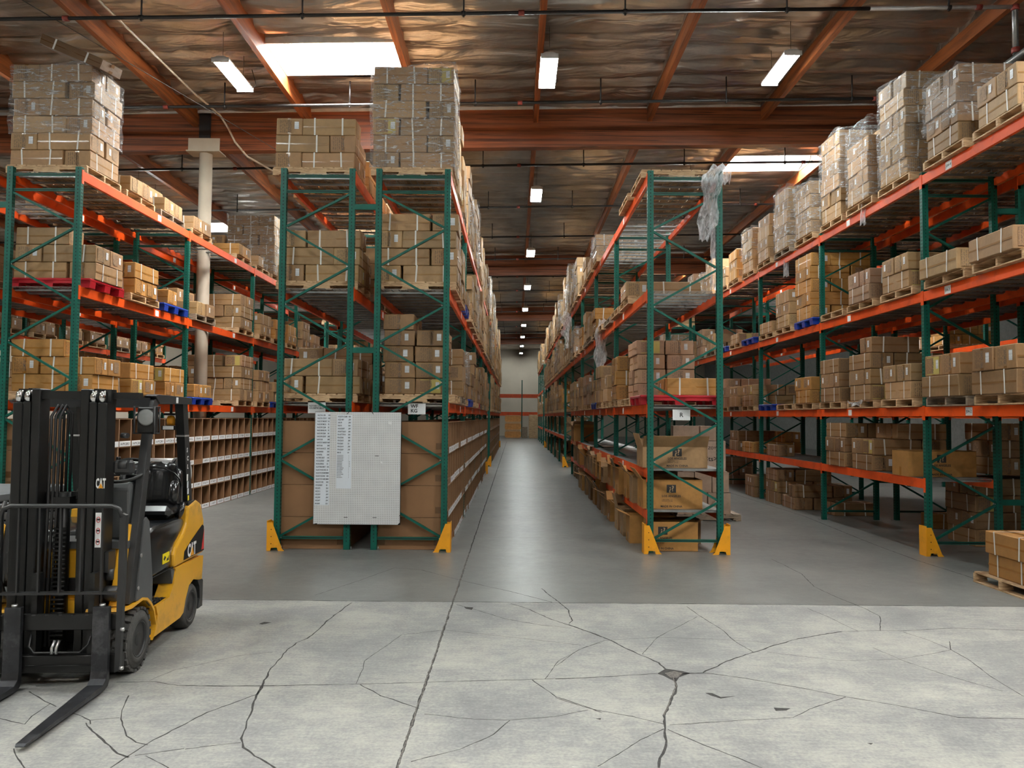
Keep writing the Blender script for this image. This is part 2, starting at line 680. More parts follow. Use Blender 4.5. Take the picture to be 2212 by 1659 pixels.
def sheared(x0, x1, y0, y1, z0, z1):
    vs = [(x, y, z + roof_rise(x)) for x in (x0, x1) for y in (y0, y1) for z in (z0, z1)]
    return vs, [(0, 1, 3, 2), (4, 6, 7, 5), (0, 4, 5, 1), (2, 3, 7, 6), (0, 2, 6, 4), (1, 5, 7, 3)]


def build_floor():
    mb = MB()
    mb.add([(XW0, YW0, 0), (XW1, YW0, 0), (XW1, YW1, 0), (XW0, YW1, 0)], [(0, 1, 2, 3)], 0)
    r = random.Random(3)

    def crack(pts, w, mi=1, z=0.0008, step=0.05, jag=0.5):
        P = [Vector((p[0], p[1], 0)) for p in pts]
        line = []
        for a, b in zip(P, P[1:]):
            n = max(1, int((b - a).length / step))
            for k in range(n):
                line.append(a.lerp(b, k / n))
        line.append(P[-1])
        L = len(line)
        vs = []
        off = 0
        for i, p in enumerate(line):
            d = line[min(i + 1, L - 1)] - line[max(i - 1, 0)]
            if d.length < 1e-6:
                d = Vector((1, 0, 0))
            d.normalize()
            n_ = Vector((-d.y, d.x, 0))
            off = off * .7 + r.uniform(-1, 1) * w * jag
            ww = w * r.uniform(.45, 1.1) / 2
            c = p + n_ * off
            vs += [(c.x + n_.x * ww, c.y + n_.y * ww, z), (c.x - n_.x * ww, c.y - n_.y * ww, z)]
        mb.add(vs, [(2 * i, 2 * i + 1, 2 * i + 3, 2 * i + 2) for i in range(L - 1)], mi)

    def px(o, pts, w, **k):
        crack([floor_point(o[0] + x * o[2], o[1] + y * o[2]) for x, y in pts], w * 1.1 if w > .008 else w * 1.5, **k)
    A, B, L, D = (400, 1180, .4069), (1200, 1180, .4575), (0, 1200, .2803), (1560, 860, .2948)
    crack([(-.625, 1.2), (-.625, 8.1), (-.63, 60)], .022, jag=.12, step=.04)
    crack([(-.625, 1.2), (-.63, 11)], .012, mi=2, z=.0014, jag=.3, step=.02)
    crack([(-14, 8.10), (14, 8.12)], .015, jag=.15)
    for yy in (12.4, 16.7, 21.0, 25.3, 29.6, 34):
        crack([(-14, yy), (14, yy + .03)], .007, jag=.2, step=.3)
    px(A, [(880, 300), (820, 345), (650, 490), (590, 512), (520, 570), (450, 660), (405, 740), (350, 870), (318, 950), (297, 1020), (300, 1070), (340, 1100), (480, 1177)], .014)
    px(L, [(2010, 1010), (1980, 1070), (1600, 1210), (1140, 1450), (970, 1560), (860, 1638)], .011)
    px(A, [(0, 740), (400, 743), (900, 732), (1290, 722), (1700, 710), (1900, 705), (2212, 695)], .007)
    px(B, [(0, 628), (250, 615), (480, 602)], .008)
    px(A, [(295, 1042), (0, 1077)], .006)
    px(L, [(1420, 1490), (1040, 1540)], .006)
    px(A, [(1440, 310), (1520, 330), (1700, 385), (1890, 420), (2050, 435)], .006)
    px(A, [(690, 260), (930, 180), (1110, 115), (1250, 125), (1480, 185)], .005)
    px(A, [(1480, 185), (1640, 220), (1870, 275), (1950, 298)], .010)
    px(A, [(1730, 305), (1800, 325), (1950, 390), (2070, 430), (2212, 483)], .011)
    px(B, [(60, 370), (200, 420), (330, 480), (490, 550), (520, 580)], .014)
    px(A, [(1890, 225), (1990, 300), (2035, 340), (2057, 395), (2035, 410)], .008)
    px(B, [(570, 605), (640, 600), (700, 597)], .010)
    px(B, [(600, 600), (710, 598), (900, 625), (1100, 660), (1290, 695), (1380, 712), (1600, 750), (1900, 810), (2212, 815)], .007)
    px(B, [(700, 597), (790, 550), (930, 500), (1150, 435), (1350, 403)], .014)
    px(B, [(1350, 403), (1500, 400), (1640, 400), (1870, 387), (2212, 397)], .010)
    px(B, [(555, 620), (575, 660), (545, 720), (515, 800), (518, 860), (530, 920), (490, 1000), (490, 1047)], .016)
    px(B, [(555, 620), (575, 660), (545, 720), (515, 800)], .009, mi=2, z=.0014)
    px(B, [(620, 285), (700, 340), (790, 400), (850, 450), (935, 500)], .006)
    px(B, [(1190, 293), (1300, 340), (1390, 385), (1425, 400)], .005)
    px(B, [(1020, 60), (1160, 130), (1220, 190), (1350, 250), (1460, 295), (1530, 330), (1535, 400)], .006)
    px(B, [(1640, 405), (1750, 440), (1860, 485), (1960, 540), (2060, 620), (2212, 710)], .005)
    px(B, [(1000, 500), (1340, 540), (1620, 535), (1870, 490), (1860, 450)], .004)
    px(B, [(1500, 480), (1640, 540), (1900, 625), (2110, 685)], .005)
    px(B, [(540, 845), (900, 820), (1120, 808), (1200, 770), (1370, 712)], .005)
    px(B, [(0, 715), (170, 770), (360, 805), (510, 838)], .006)
    px(B, [(510, 862), (400, 915), (200, 1040)], .005)
    px(B, [(530, 865), (700, 940), (980, 1047)], .006)
    px(A, [(930, 735), (1040, 795), (1240, 862)], .007)
    px(A, [(1270, 890), (1500, 915), (1720, 925), (1960, 905), (2140, 870)], .005)
    px(A, [(1720, 925), (1640, 1000), (1460, 1080), (1200, 1145)], .006)
    px(A, [(1840, 710), (1970, 800), (2150, 860), (2212, 885)], .006)
    px(A, [(1910, 705), (1980, 610), (2120, 535), (2212, 510)], .004)
    px(B, [(0, 565), (110, 490), (230, 445), (480, 430), (780, 440), (1050, 458)], .004)
    px(B, [(410, 510), (480, 430), (620, 360), (670, 333)], .004)
    px(A, [(905, 730), (945, 650), (950, 610), (1150, 470), (1380, 445), (1700, 480), (2100, 525)], .004)
    px(L, [(220, 1050), (300, 1090), (390, 1140), (430, 1165)], .010)
    px(L, [(390, 1140), (330, 1180), (240, 1240), (190, 1300), (0, 1255)], .007)
    px(L, [(545, 1210), (700, 1270), (700, 1300)], .010)
    px(L, [(660, 1290), (750, 1400), (830, 1470), (890, 1530), (970, 1565)], .013)
    px(L, [(700, 1270), (920, 1250)], .005)
    px(L, [(990, 1080), (945, 1170), (925, 1240), (940, 1310), (980, 1390), (1050, 1440), (1140, 1460)], .009)
    px(L, [(1150, 965), (1350, 880), (1500, 850), (1850, 770), (2100, 745)], .004)
    px(L, [(900, 975), (1200, 975), (1370, 1003), (1900, 1005), (2212, 1003)], .006)
    px(L, [(1120, 1545), (1300, 1638)], .004)
    px(L, [(100, 1490), (130, 1570), (190, 1638)], .006)
    px(D, [(15, 680), (600, 865), (1120, 1075), (1430, 1190), (1780, 1300), (2212, 1450)], .014, jag=.15)
    # the broken-out patch where the cracks meet, and a few black scuffs
    for o, pts, mi in ((B, [(480, 602), (520, 578), (600, 590), (640, 600), (585, 618), (570, 640), (540, 628), (510, 612)], 1),
                       (B, [(515, 600), (560, 590), (600, 600), (575, 622), (545, 622)], 2),
                       (B, [(705, 692), (740, 694), (780, 712), (850, 708), (780, 720), (730, 704)], 1),
                       (B, [(1030, 762), (1110, 766), (1090, 776), (1040, 778)], 1),
                       (A, [(390, 412), (420, 402), (460, 405), (410, 416)], 1),
                       (A, [(1480, 322), (1530, 325), (1522, 338), (1490, 332)], 1),
                       (B, [(190, 815), (215, 812), (212, 820)], 1), (B, [(1470, 930), (1500, 930), (1490, 937)], 1)):
        P = [floor_point(o[0] + x * o[2], o[1] + y * o[2]) for x, y in pts]
        z = .0008 if mi == 1 else .0016
        area = sum(P[i][0] * P[(i + 1) % len(P)][1] - P[(i + 1) % len(P)][0] * P[i][1] for i in range(len(P)))
        if area < 0:
            P = P[::-1]
        mb.add([(x, y, z) for x, y in P], [tuple(range(len(P)))], mi)
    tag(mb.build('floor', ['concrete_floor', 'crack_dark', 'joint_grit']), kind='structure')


build_floor()

tag(MB().box(XW0 - .2, XW0, YW0, YW1, 0, 9.4).build('wall_left', 'concrete_wall'), kind='structure')
tag(MB().box(XW1, XW1 + .2, YW0, YW1, 0, 9.4).build('wall_right', 'wall_dim'), kind='structure')
tag(MB().box(XW0 - .2, XW1 + .2, YW1, YW1 + .2, 0, 9.4).build('wall_far', 'concrete_wall'), kind='structure')
tag(MB().box(XW0 - .2, XW1 + .2, YW0 - .2, YW0, 0, 9.4).build('wall_near', 'concrete_wall'), kind='structure')

# skylight wells: (x0, x1, y0, y1) between two purlins
SKY = [(PUR_X[6] + .06, PUR_X[7] - .06, 13.5, 14.78), (PUR_X[10] + .06, PUR_X[11] - .06, 19.8, 21.05)]
SKY += [(PUR_X[2] + .06, PUR_X[3] - .06, 6.1, 7.35), (PUR_X[6] + .06, PUR_X[7] - .06, 0.2, 1.45),
        (PUR_X[10] + .06, PUR_X[11] - .06, 4.6, 5.85), (PUR_X[3] + .06, PUR_X[4] - .06, 35.3, 36.55), (PUR_X[10] + .06, PUR_X[11] - .06, 34.3, 35.6),
        (PUR_X[3] + .06, PUR_X[4] - .06, 26.0, 27.25), (PUR_X[8] + .06, PUR_X[9] - .06, -5.5, -4.25)]


def vnoise(x, y, seed):
    """smooth value noise for numpy arrays"""
    xi, yi = np.floor(x).astype(np.int64), np.floor(y).astype(np.int64)
    fx, fy = x - xi, y - yi
    fx, fy = fx * fx * (3 - 2 * fx), fy * fy * (3 - 2 * fy)

    def h(a, b):
        v = np.sin(a * 127.1 + b * 311.7 + seed * 74.7) * 43758.5453
        return v - np.floor(v)
    return (h(xi, yi) * (1 - fx) + h(xi + 1, yi) * fx) * (1 - fy) + (h(xi, yi + 1) * (1 - fx) + h(xi + 1, yi + 1) * fx) * fy


def foil_sheet(y0, y1, dx, dy, name):
    xs = np.arange(XW0, XW1 + dx, dx)
    ys = np.arange(y0, y1 + dy / 2, dy)
    X, Y = np.meshgrid(xs, ys)
    w = 0.16 * (vnoise(X * .5, Y * .8, 1) - .5) + 0.05 * (vnoise(X * 1.9, Y * 1.0, 2) - .5)
    u = (Y + w) / 0.61
    t = u % 1.0
    k = np.floor(u)
    sag = 0.07 + 0.10 * vnoise(X * .45, k * 3.7, 5)
    prof = np.power(np.clip(np.sin(np.pi * np.power(t, .75)), 0, 1), .6)
    Z = 8.70 - sag * prof
    # long slack folds that run with the joists, and softer creases across them
    Z += 0.055 * (vnoise(X * .7 + 3, Y * 4.2, 3) - .5) + 0.03 * (vnoise(X * 1.6, Y * 9.0, 4) - .5)
    wr = np.abs(vnoise(X * 1.1 + Y * 1.4, Y * 2.6 - X * .5, 7) - .5)
    Z += 0.03 * np.clip(.10 - wr, 0, 1) / .10
    Z += roof_rise(X)
    # seams that have come open leave a slot
    ny, nx = X.shape
    co = np.stack([X, Y, Z], -1).reshape(-1, 3)
    i = np.arange(ny - 1)[:, None] * nx + np.arange(nx - 1)[None, :]
    q = np.stack([i, i + nx, i + nx + 1, i + 1], -1).reshape(-1, 4)
    cxm = (X[:-1, :-1] + X[1:, 1:]).reshape(-1) / 2
    cym = (Y[:-1, :-1] + Y[1:, 1:]).reshape(-1) / 2
    keep = np.ones(len(q), bool)
    for a, b, c, d in SKY:
        keep &= ~((cxm > a) & (cxm < b) & (cym > c) & (cym < d))
    q = q[keep]
    me = bpy.data.meshes.new(name)
    me.vertices.add(len(co))
    me.vertices.foreach_set('co', co.reshape(-1))
    me.loops.add(len(q) * 4)
    me.loops.foreach_set('vertex_index', q.reshape(-1))
    me.polygons.add(len(q))
    me.polygons.foreach_set('loop_start', np.arange(len(q)) * 4)
    me.polygons.foreach_set('loop_total', np.full(len(q), 4))
    me.polygons.foreach_set('use_smooth', np.ones(len(q), bool))
    me.materials.append(MATS['roof_foil'])
    me.update(calc_edges=True)
    me.validate()
    return me


me = foil_sheet(8.0, 32.2, 0.10, 0.05, 'ceiling')
ceil = tag(put('ceiling', me), kind='structure')
put('foil_sheet', foil_sheet(32.2, YW1, 0.3, 0.12, 'foil_sheet'), ceil)
put('foil_sheet', foil_sheet(YW0, 8.0, 0.4, 0.12, 'foil_sheet'), ceil)
# roof deck above the foil keeps the place closed
vs, fs = sheared(XW0 - .2, XW1 + .2, YW0 - .2, YW1 + .2, 9.35, 9.45)
MB().add(vs, fs).build('roof_deck', 'wall_dim', ceil)

for n, (a, b, c, d) in enumerate(SKY):
    zz0, zz1 = 8.56, 9.33
    mb = MB()
    t = .03
    for (p, q, r_, s_) in ((a - t, a, c - t, d + t), (b, b + t, c - t, d + t), (a, b, c - t, c), (a, b, d, d + t)):
        v_, f_ = sheared(p, q, r_, s_, zz0, zz1)
        mb.add(v_, f_)
    well = mb.build('window_%d' % (n + 1), 'fixture_white')
    tag(well, kind='structure')
    v_, f_ = sheared(a, b, c, d, 9.27, 9.30)
    MB().add(v_, f_).build('diffuser_panel', 'skylight_glow', well)

for n, y in enumerate(GL_Y):
    vs, fs = sheared(XW0, XW1, y, y + .22, GL_BOT, GL_TOP)
    o = MB().add(vs, fs).build('trim_%d' % (n + 1), 'glulam')
    tag(o, kind='structure')
    vs, fs = sheared(XW0, XW1, y - .035, y, GL_TOP - .045, GL_TOP + .02)
    MB().add(vs, fs).build('ledger_flashing', 'fixture_white', o)
segs = [(YW0, 1.36), (1.58, 16.6), (16.82, 31.84), (32.06, 47.08), (47.3, 62.32), (62.54, YW1)]
k = 0
for j, (a, b) in enumerate(segs):
    for i, x in enumerate(PUR_X):
        if x > XW1 or x < XW0:
            continue
        vs, fs = sheared(x - .05, x + .05, a, b, 8.27, 8.70)
        o = MB().add(vs, fs).build('trim_%d' % (10 + k), 'purlin')
        tag(o, kind='structure')
        k += 1
        # the foil laps over the purlin's shoulder
        vs, fs = sheared(x - .062, x - .05, a, b, 8.54, 8.66)
        MB().add(vs, fs).build('foil_edge', 'roof_foil', o)

# white plaster column under the first big beam, with its steel saddle
cx_, cy_, cr = -6.78, 16.71, .135
col = MB().lathe([(0, cr), (GL_BOT - .035 + roof_rise(cx_), cr)], (cx_, cy_, 0), 'Z', 28).build('support_column', 'column_paint')
tag(col, 'round cream steel column rising through the rack behind the forklift to the beam', 'column')
zb = GL_BOT + roof_rise(cx_)
mb = MB()
mb.box(cx_ - .36, cx_ + .36, cy_ - .20, cy_ + .20, zb - .035, zb - .008)
mb.box(cx_ - .34, cx_ + .34, cy_ - .135, cy_ - .112, zb - .008, zb + .27)
mb.box(cx_ - .34, cx_ + .34, cy_ + .112, cy_ + .135, zb - .008, zb + .27)
mb.build('beam_saddle', 'column_paint', col)
MB().box(cx_ - .10, cx_ + .14, cy_ - .16, cy_ - .113, zb + .27, zb + .80).build('hanger_strap', 'pipe_black', col)


# ------------------------------------------------------------------ ceiling services
def lamp(x, y, label, group=None, proto=[None]):
    z = 8.0 + roof_rise(x)
    root = thing('high_bay_light', label, 'ceiling light', (x, y, z), 0, group)
    if proto[0] is None:
        b = MB()
        b.prism([(-.15, .02), (-.15, .05), (-.06, .09), (.06, .09), (.15, .05), (.15, .02), (.11, .035), (-.11, .035)], -.61, .61, 'Y')
        b.box(-.15, .15, -.62, -.60, -.02, .06)
        b.box(-.15, .15, .60, .62, -.02, .06)
        t = [MB().tube([(q, -.59, .0), (q, .59, .0)], .017, 8).data('fluorescent_tube', ['tube_glow']) for q in (-.105, -.035, .035, .105)]
        w = MB()
        for yy in (-.5, .5):
            w.tube([(0, yy, .09), (0, yy, .66)], .004, 5)
        w.tube([(.02, .45, .09), (.12, .55, .0), (.2, .62, .12), (.12, .6, .4)], .007, 6)
        proto[0] = (b.data('housing', ['fixture_white']), t, w.data('suspension_wire', ['wire_dark']))
    put('housing', proto[0][0], root)
    for me_ in proto[0][1]:
        put('fluorescent_tube', me_, root)
    put('suspension_wire', proto[0][2], root)


far_words = ['nearest', 'second', 'third', 'fourth', 'fifth', 'sixth', 'farthest visible']
for k in range(-2, 9):
    y = 13.55 + 7.62 * k
    for nm, x in (('centre aisle', .54), ('forklift aisle', -5.05), ('aisle between the open-shelf rack and the wrapped-pallet rack', 4.66)):
        if k < 0:
            lab = 'glowing four-tube light hung above the open floor before the %s' % nm
            lab = ' '.join(lab.split()[:16])
            lamp(x, y, lab, 'lights over the open floor')
        elif nm == 'centre aisle':
            lamp(x, y, '%s glowing four-tube light in the row above the centre aisle' % (far_words[k] if k < 7 else ('added next-to-end' if k == 7 else 'added end')), 'lights over the centre aisle')  # the two beyond the farthest visible are unseen, added to brighten the far wall
        elif k < 6:
            if 'forklift' in nm:
                lamp(x, y, '%s glowing four-tube light above the aisle beside the forklift' % far_words[k], 'lights over the forklift aisle')
            else:
                lamp(x, y, '%s glowing four-tube light above the aisle of wrapped pallets' % far_words[k], 'lights over the pallet aisle')
for k in range(-2, 5):
    for x in (-10.2,):
        lamp(x, 13.55 + 7.62 * k, 'four-tube light hidden above the aisle beyond the %s rack' % ('forklift-side' if x < 0 else 'wrapped-pallet'),
             'lights over the outer aisles %s' % ('one' if x < 0 else 'two'))

names = ['first', 'second', 'third', 'fourth', 'fifth', 'sixth', 'seventh', 'eighth', 'ninth', 'tenth', 'eleventh', 'twelfth', 'thirteenth', 'fourteenth']
PIPES = [7.42 + 3.79 * k for k in range(1, 15)]
for n, y in enumerate(PIPES):
    if n == 0:
        y = 11.6
    zp = 8.06
    root = thing('sprinkler_pipe', '%s black sprinkler pipe crossing under the roof, counted from the near end' % names[n], 'pipe', (0, y, 0), 0, 'sprinkler pipes')
    x0, x1 = XW0 + .05, (7.55 if n == 0 else XW1 - .05)
    xe = 5.35 if n == 0 else x1
    mb = MB().tube([(x0, 0, zp + roof_rise(x0)), (xe, 0, zp + roof_rise(xe))], .028, 10)
    if n == 0:
        MB().tube([(xe, 0, zp + roof_rise(xe)), (x1, 0, zp + roof_rise(x1))], .030, 10).build('bare_pipe', 'tank_metal', root)
    mb.build('pipe_run', 'pipe_black', root)
    for i, x in enumerate(PUR_X):
        xx = x + 1.23
        if abs(xx) > 11 or xx > x1:
            continue
        z = zp + roof_rise(xx)
        s_ = MB().tube([(xx, 0, z), (xx, 0, z + .47)], .014, 6)
        s_.tube([(xx - .03, 0, z), (xx + .03, 0, z)], .038, 8)
        s_.tube([(xx, 0, z - .03), (xx, 0, z - .055)], .018, 6)
        s_.build('riser_nipple', 'pipe_black', root)
    for xx in (-6.9, .05, 7.0):
        z = zp + roof_rise(xx)
        MB().tube([(xx - .045, 0, z - .0008), (xx + .045, 0, z + .0008)], .042, 10).build('coupling', 'pipe_joint', root)
    if n == 0:
        z = zp + roof_rise(x1)
        mb = MB().tube([(x1, 0, z), (x1, 0, z - .05), (x1, 0, z - .75)], .045, 10)
        mb.build('drop_pipe', 'galvanised', root)
        MB().tube([(x1, -3, z - .8), (x1, 9, z - .80)], .06, 12).build('cross_main', 'galvanised', root)
        mb = MB()
        for q in (z - .02, z - .68):
            mb.tube([(x1, 0, q + .04), (x1, 0, q - .04)], .062, 10)
        mb.build('coupling', 'pipe_joint', root)
# cable looped down from a purlin to the big beam, and the thin wire beyond it
pts = [(-6.6, 8.3, 8.42), (-6.5, 11.2, 8.30), (-6.5, 13.4, 8.33), (-6.42, 15.2, 8.28), (-6.35, 16.3, 8.30), (-6.2, 16.42, 8.05), (-6.05, 16.42, 7.75), (-5.9, 16.75, 7.55), (-5.6, 17.6, 7.50), (-5.3, 18.6, 7.62)]
tag(MB().tube(pts, .022, 7).build('sagging_cable', 'wire_cream'), 'thick cream cable sagging diagonally past the big roof beam', 'cable')
pts = [(-8.2 + 5.8 * t, 9.0 + 14 * t, 8.3 - 1.1 * t + roof_rise(-8)) for t in (0, .3, .6, 1)]
tag(MB().tube(pts, .007, 5).build('guy_wire', 'wire_dark'), 'thin dark wire slanting down under the roof near the cream column', 'wire')

# ------------------------------------------------------------------ pallet racks
PW, PD = .085, .072          # post width (seen from the aisle end) and depth
FH = 5.49                    # frame height
RD = 1.08                    # frame depth
BAY = 3.75
BEAM_H = .135
NODES = [5.135] + [4.62 - .556 * i for i in range(9)]


def post_mesh():
    """open-backed column with two rows of punched slots in its face"""
    mb = MB()
    mb.box(0, PW, 0, .004, 0, FH)
    mb.box(0, .004, .004, PD, 0, FH)
    mb.box(PW - .004, PW, .004, PD, 0, FH)
    mb.box(.004, .02, PD - .004, PD, 0, FH)
    mb.box(PW - .02, PW - .004, PD - .004, PD, 0, FH)
    # dark slots: front face and both side faces
    z = .12
    while z < FH - .03:
        mb.box(.036, .049, -.0012, 0, z, z + .018, 1)
        for x in (-.0012, PW):
            mb.box(x, x + .0012, .014, .026, z, z + .022, 1)
            mb.box(x, x + .0012, .044, .056, z, z + .022, 1)
        z += .0508
    return mb.data('post', ['green_paint', 'black_gap'])


def far_post_mesh():
    mb = MB()
    mb.box(0, PW, 0, PD, 0, FH)
    return mb.data('post', ['green_paint'])


def brace_mesh(mirror, fine=True):
    mb = MB()
    a, b = PW, RD - PW
    y = PD * .5
    w = .038
    for z in (5.38, 5.155, .17):
        mb.bar((a - .01, y, z), (b + .01, y, z), .03, w)
        if fine:
            mb.box(a, b, y - .0155, y - .014, z - .006, z + .006, 1)
    for i in range(9):
        l0 = (i % 2 == 0) != mirror     # starts at the far side
        p = (b if l0 else a, y, NODES[i] - .02)
        q = (a if l0 else b, y, NODES[i + 1] + .02)
        mb.bar(p, q, .03, w, 0, (0, 1, 0))
        if fine:
            s_ = -1 if p[0] > q[0] else 1
            mb.tube([(q[0] - s_ * .02, y - .02, q[2] - .02), (q[0] - s_ * .02, y - .028, q[2] - .02)], .008, 6, 2)
    return mb.data('upright_frame', ['green_paint', 'black_gap', 'bolt_steel'])


def foot_mesh():
    mb = MB()
    mb.box(-.03, PW + .05, -.03, PD + .03, 0, .008)
    mb.tube([(PW + .03, .03, .008), (PW + .03, .03, .05)], .008, 6, 1)
    return mb.data('foot_plate', ['galvanised', 'bolt_steel'])


def beam_mesh():
    """step beam, its face on x = 0 towards +x, running along y"""
    L = BAY - PD
    mb = MB()
    mb.box(-.022, 0, 0, L, -BEAM_H, -.0)
    mb.box(-.045, -.022, 0, L, -BEAM_H, -.038)
    for y0 in (-.055, L + .002):
        mb.box(.0, .006, y0, y0 + .053, -BEAM_H - .055, .015)
    mb.box(-.04, .004, -.002, .0, -BEAM_H - .05, .012)
    mb.box(-.04, .004, L, L + .002, -BEAM_H - .05, .012)
    return mb.data('beam', ['orange_paint'])


def deck_mesh(fine=True):
    """welded wire decking with galvanised channels under it, laid over one bay"""
    L = BAY - PD
    mb = MB()
    n = 12
    for i in range(n):
        y = L * (i + .5) / n
        mb.box(.03, RD - .03, y - .022, y + .022, -.048, -.022)
        mb.box(.02, .06, y - .022, y + .022, -.03, -.006)
        mb.box(RD - .06, RD - .02, y - .022, y + .022, -.03, -.006)
    if fine:
        for i in range(11):
            x = .02 + (RD - .04) * i / 10
            mb.box(x - .003, x + .003, .02, L - .02, -.008, -.002, 1)
        for i in range(49):
            y = .03 + (L - .06) * i / 48
            mb.box(.0, RD, y - .0025, y + .0025, -.002, .003, 1)
    else:
        for i in range(6):
            x = .03 + (RD - .06) * i / 5
            mb.box(x - .003, x + .003, .02, L - .02, -.008, -.002, 1)
        for i in range(24):
            y = .03 + (L - .06) * i / 23
            mb.box(.0, RD, y - .003, y + .003, -.002, .003, 1)
    return mb.data('wire_deck', ['galvanised', 'wire_steel'])


def shelf_mesh():
    L = BAY - PD
    mb = MB()
    for i in range(3):
        mb.cbox(.0, RD, .01 + L * i / 3, L * (i + 1) / 3 - .01, -.03, .004, .003)
    return mb.data('steel_shelf', ['galvanised'])


def guard_mesh():
    """folded yellow column guard; the sloping plate points to +x"""
    mb = MB()
    t = .008
    for y in (-.09, .10):
        mb.prism([(-.07, .0), (-.07, .40), (.0, .40), (.145, .03), (.175, .0), (.09, .0), (.075, .045), (-.01, .045), (-.02, .0)], y - t / 2, y + t / 2, 'Y')
    mb.box(-.075, -.067, -.09, .10, 0, .42)
    for z in (.1, .2, .3):
        mb.tube([(-.01, -.094, z), (-.01, -.0985, z)], .007, 6, 1)
    return mb.data('column_guard', ['guard_yellow', 'black_gap'])



M_POST, M_POSTF, M_FOOT, M_BEAM, M_DECK, M_DECKF, M_SHELF, M_GUARD = post_mesh(), far_post_mesh(), foot_mesh(), beam_mesh(), deck_mesh(), deck_mesh(False), shelf_mesh(), guard_mesh()
M_BRACE = {(m, f): brace_mesh(m, f) for m in (False, True) for f in (False, True)}
M_TAG = MB().box(0, .002, 0, .13, -.05, .05).data('beam_label', ['paper_white'])
Y0 = 11.12
NEAR_Y = [Y0 + BAY * k for k in range(5)]
FAR_Y = [29.91 + BAY * k for k in range(6)]
LEV = [2.10, 3.75, 5.44]


def rack_run(label, rows, ys, z0=0.0, levels=LEV, shelves=(), guard_ends=True, group=None, spacer=True, aisle=1, tags=True, bridge=False):
    """rows: list of (x0, mirror); ys: the y of every upright frame"""
    root = thing('pallet_rack', label, 'rack', (rows[0][0], ys[0], 0), 0, group)
    ox, oy = rows[0][0], ys[0]
    for x0, mirror in rows:
        for n, y in enumerate(ys):
            if bridge:
                continue
            near = y < 28
            f = put('upright_frame', M_BRACE[(mirror, near)], root, (x0 - ox, y - oy, 0))
            for dx in (0, RD - PW):
                put('post', M_POST if near else M_POSTF, f, (dx, 0, 0))
                if near:
                    put('foot_plate', M_FOOT, f, (dx - .01, 0, 0))
        for y in ys[:-1]:
            near = y < 20
            for z in list(levels) + list(shelves):
                front = z in levels
                b = put('beam', M_BEAM, root, (x0 + RD - ox + .001, y + PD - oy, z))
                c = put('beam', M_BEAM, root, (x0 - ox - .001, y + BAY - oy, z))
                c.rotation_euler = (0, 0, math.pi)
                if tags and y < 24:
                    if aisle > 0:
                        put('beam_label', M_TAG, b, (.001, 2.35, -.07))
                    else:
                        t_ = put('beam_label', M_TAG, c, (.001, 1.2, -.07))
                put('wire_deck' if front else 'steel_shelf', (M_DECK if near else M_DECKF) if front else M_SHELF, root, (x0 - ox, y + PD - oy, z - .001))
    if len(rows) > 1 and spacer and not bridge:
        xa, xb = rows[0][0] + RD, rows[1][0]
        for y in ys:
            for z in (.75, 2.85, 4.93):
                MB().box(xa - ox - .02, xb - ox + .02, y - oy + .005, y - oy + .05, z - .04, z + .04).build('row_spacer', 'green_paint', root)
    return root, ox, oy


def guard(root, o, x, y, flip, back=False):
    g = put('column_guard', M_GUARD, root, (x - o[0], y - o[1], 0))
    g.rotation_euler = (0, 0, math.pi if flip else 0)
    return g


L1, L2 = -7.40, -8.78
LC1, LC2 = -3.42, -2.038
RC = 1.893
R1, R2 = 5.85, 7.23
r, ox, oy = rack_run('green and orange pallet rack behind the forklift, its lower half packed with open cardboard bins', [(L2, True), (L1, True)], NEAR_Y)
r, ox, oy = rack_run('green and orange double pallet rack with the white pegboard on its end', [(LC1, False), (LC2, True)], NEAR_Y, levels=LEV)
o = (ox, oy)
for x, fl, yy in ((LC1 - .01, False, Y0), (LC2 + RD + .01, True, Y0), (LC2 + RD + .01, True, NEAR_Y[-1] + .02)):
    guard(r, o, x + (.02 if not fl else -.02), yy - .01, fl)
r, ox, oy = rack_run('open-shelf pallet rack, single row, draped with a torn plastic sheet at its top corner', [(RC, False)], NEAR_Y, levels=LEV, shelves=(1.185, .595), aisle=-1)
o = (ox, oy)
for x, fl, yy in ((RC - .01, False, Y0), (RC + RD + .01, True, Y0)):
    guard(r, o, x + (.02 if not fl else -.02), yy - .01, fl)
r, ox, oy = rack_run('long pallet rack of film-wrapped loads with a bare tunnel bay at its near end', [(R1, False), (R2, True)], NEAR_Y, levels=LEV, aisle=-1)
RR_ROOT, RR_O = r, (ox, oy)
guard(r, (ox, oy), R1 + .01, Y0 - .01, False)
# its tunnel bay towards the camera has only the upper levels
for x0, mi in ((R1, False), (R2, True)):
    f = put('upright_frame', M_BRACE[(mi, True)], r, (x0 - ox, Y0 - BAY - oy, 0))
    for dx in (0, RD - PW):
        put('post', M_POST, f, (dx, 0, 0))
        put('foot_plate', M_FOOT, f, (dx - .01, 0, 0))
    for z in LEV:
        b = put('beam', M_BEAM, r, (x0 + RD - ox + .001, Y0 - BAY + PD - oy, z))
        c = put('beam', M_BEAM, r, (x0 - ox - .001, Y0 - oy, z))
        c.rotation_euler = (0, 0, math.pi)
        put('wire_deck', M_DECK, r, (x0 - ox, Y0 - BAY + PD - oy, z - .001))
        if x0 == R1:
            t_ = put('beam_label', M_TAG, c, (.001, 1.0 if z < 3 else (.55 if z < 5 else .62), -.07))
            text('label_text', {2.10: 'J04-2', 3.75: 'J04-3', 5.44: 'J04-4'}[z], .052, 'ink_black', t_, (.0035, .065, -.018), (R(90), 0, R(90)), 'CENTER')
            t_.scale = (1, 1.15, 1.1)
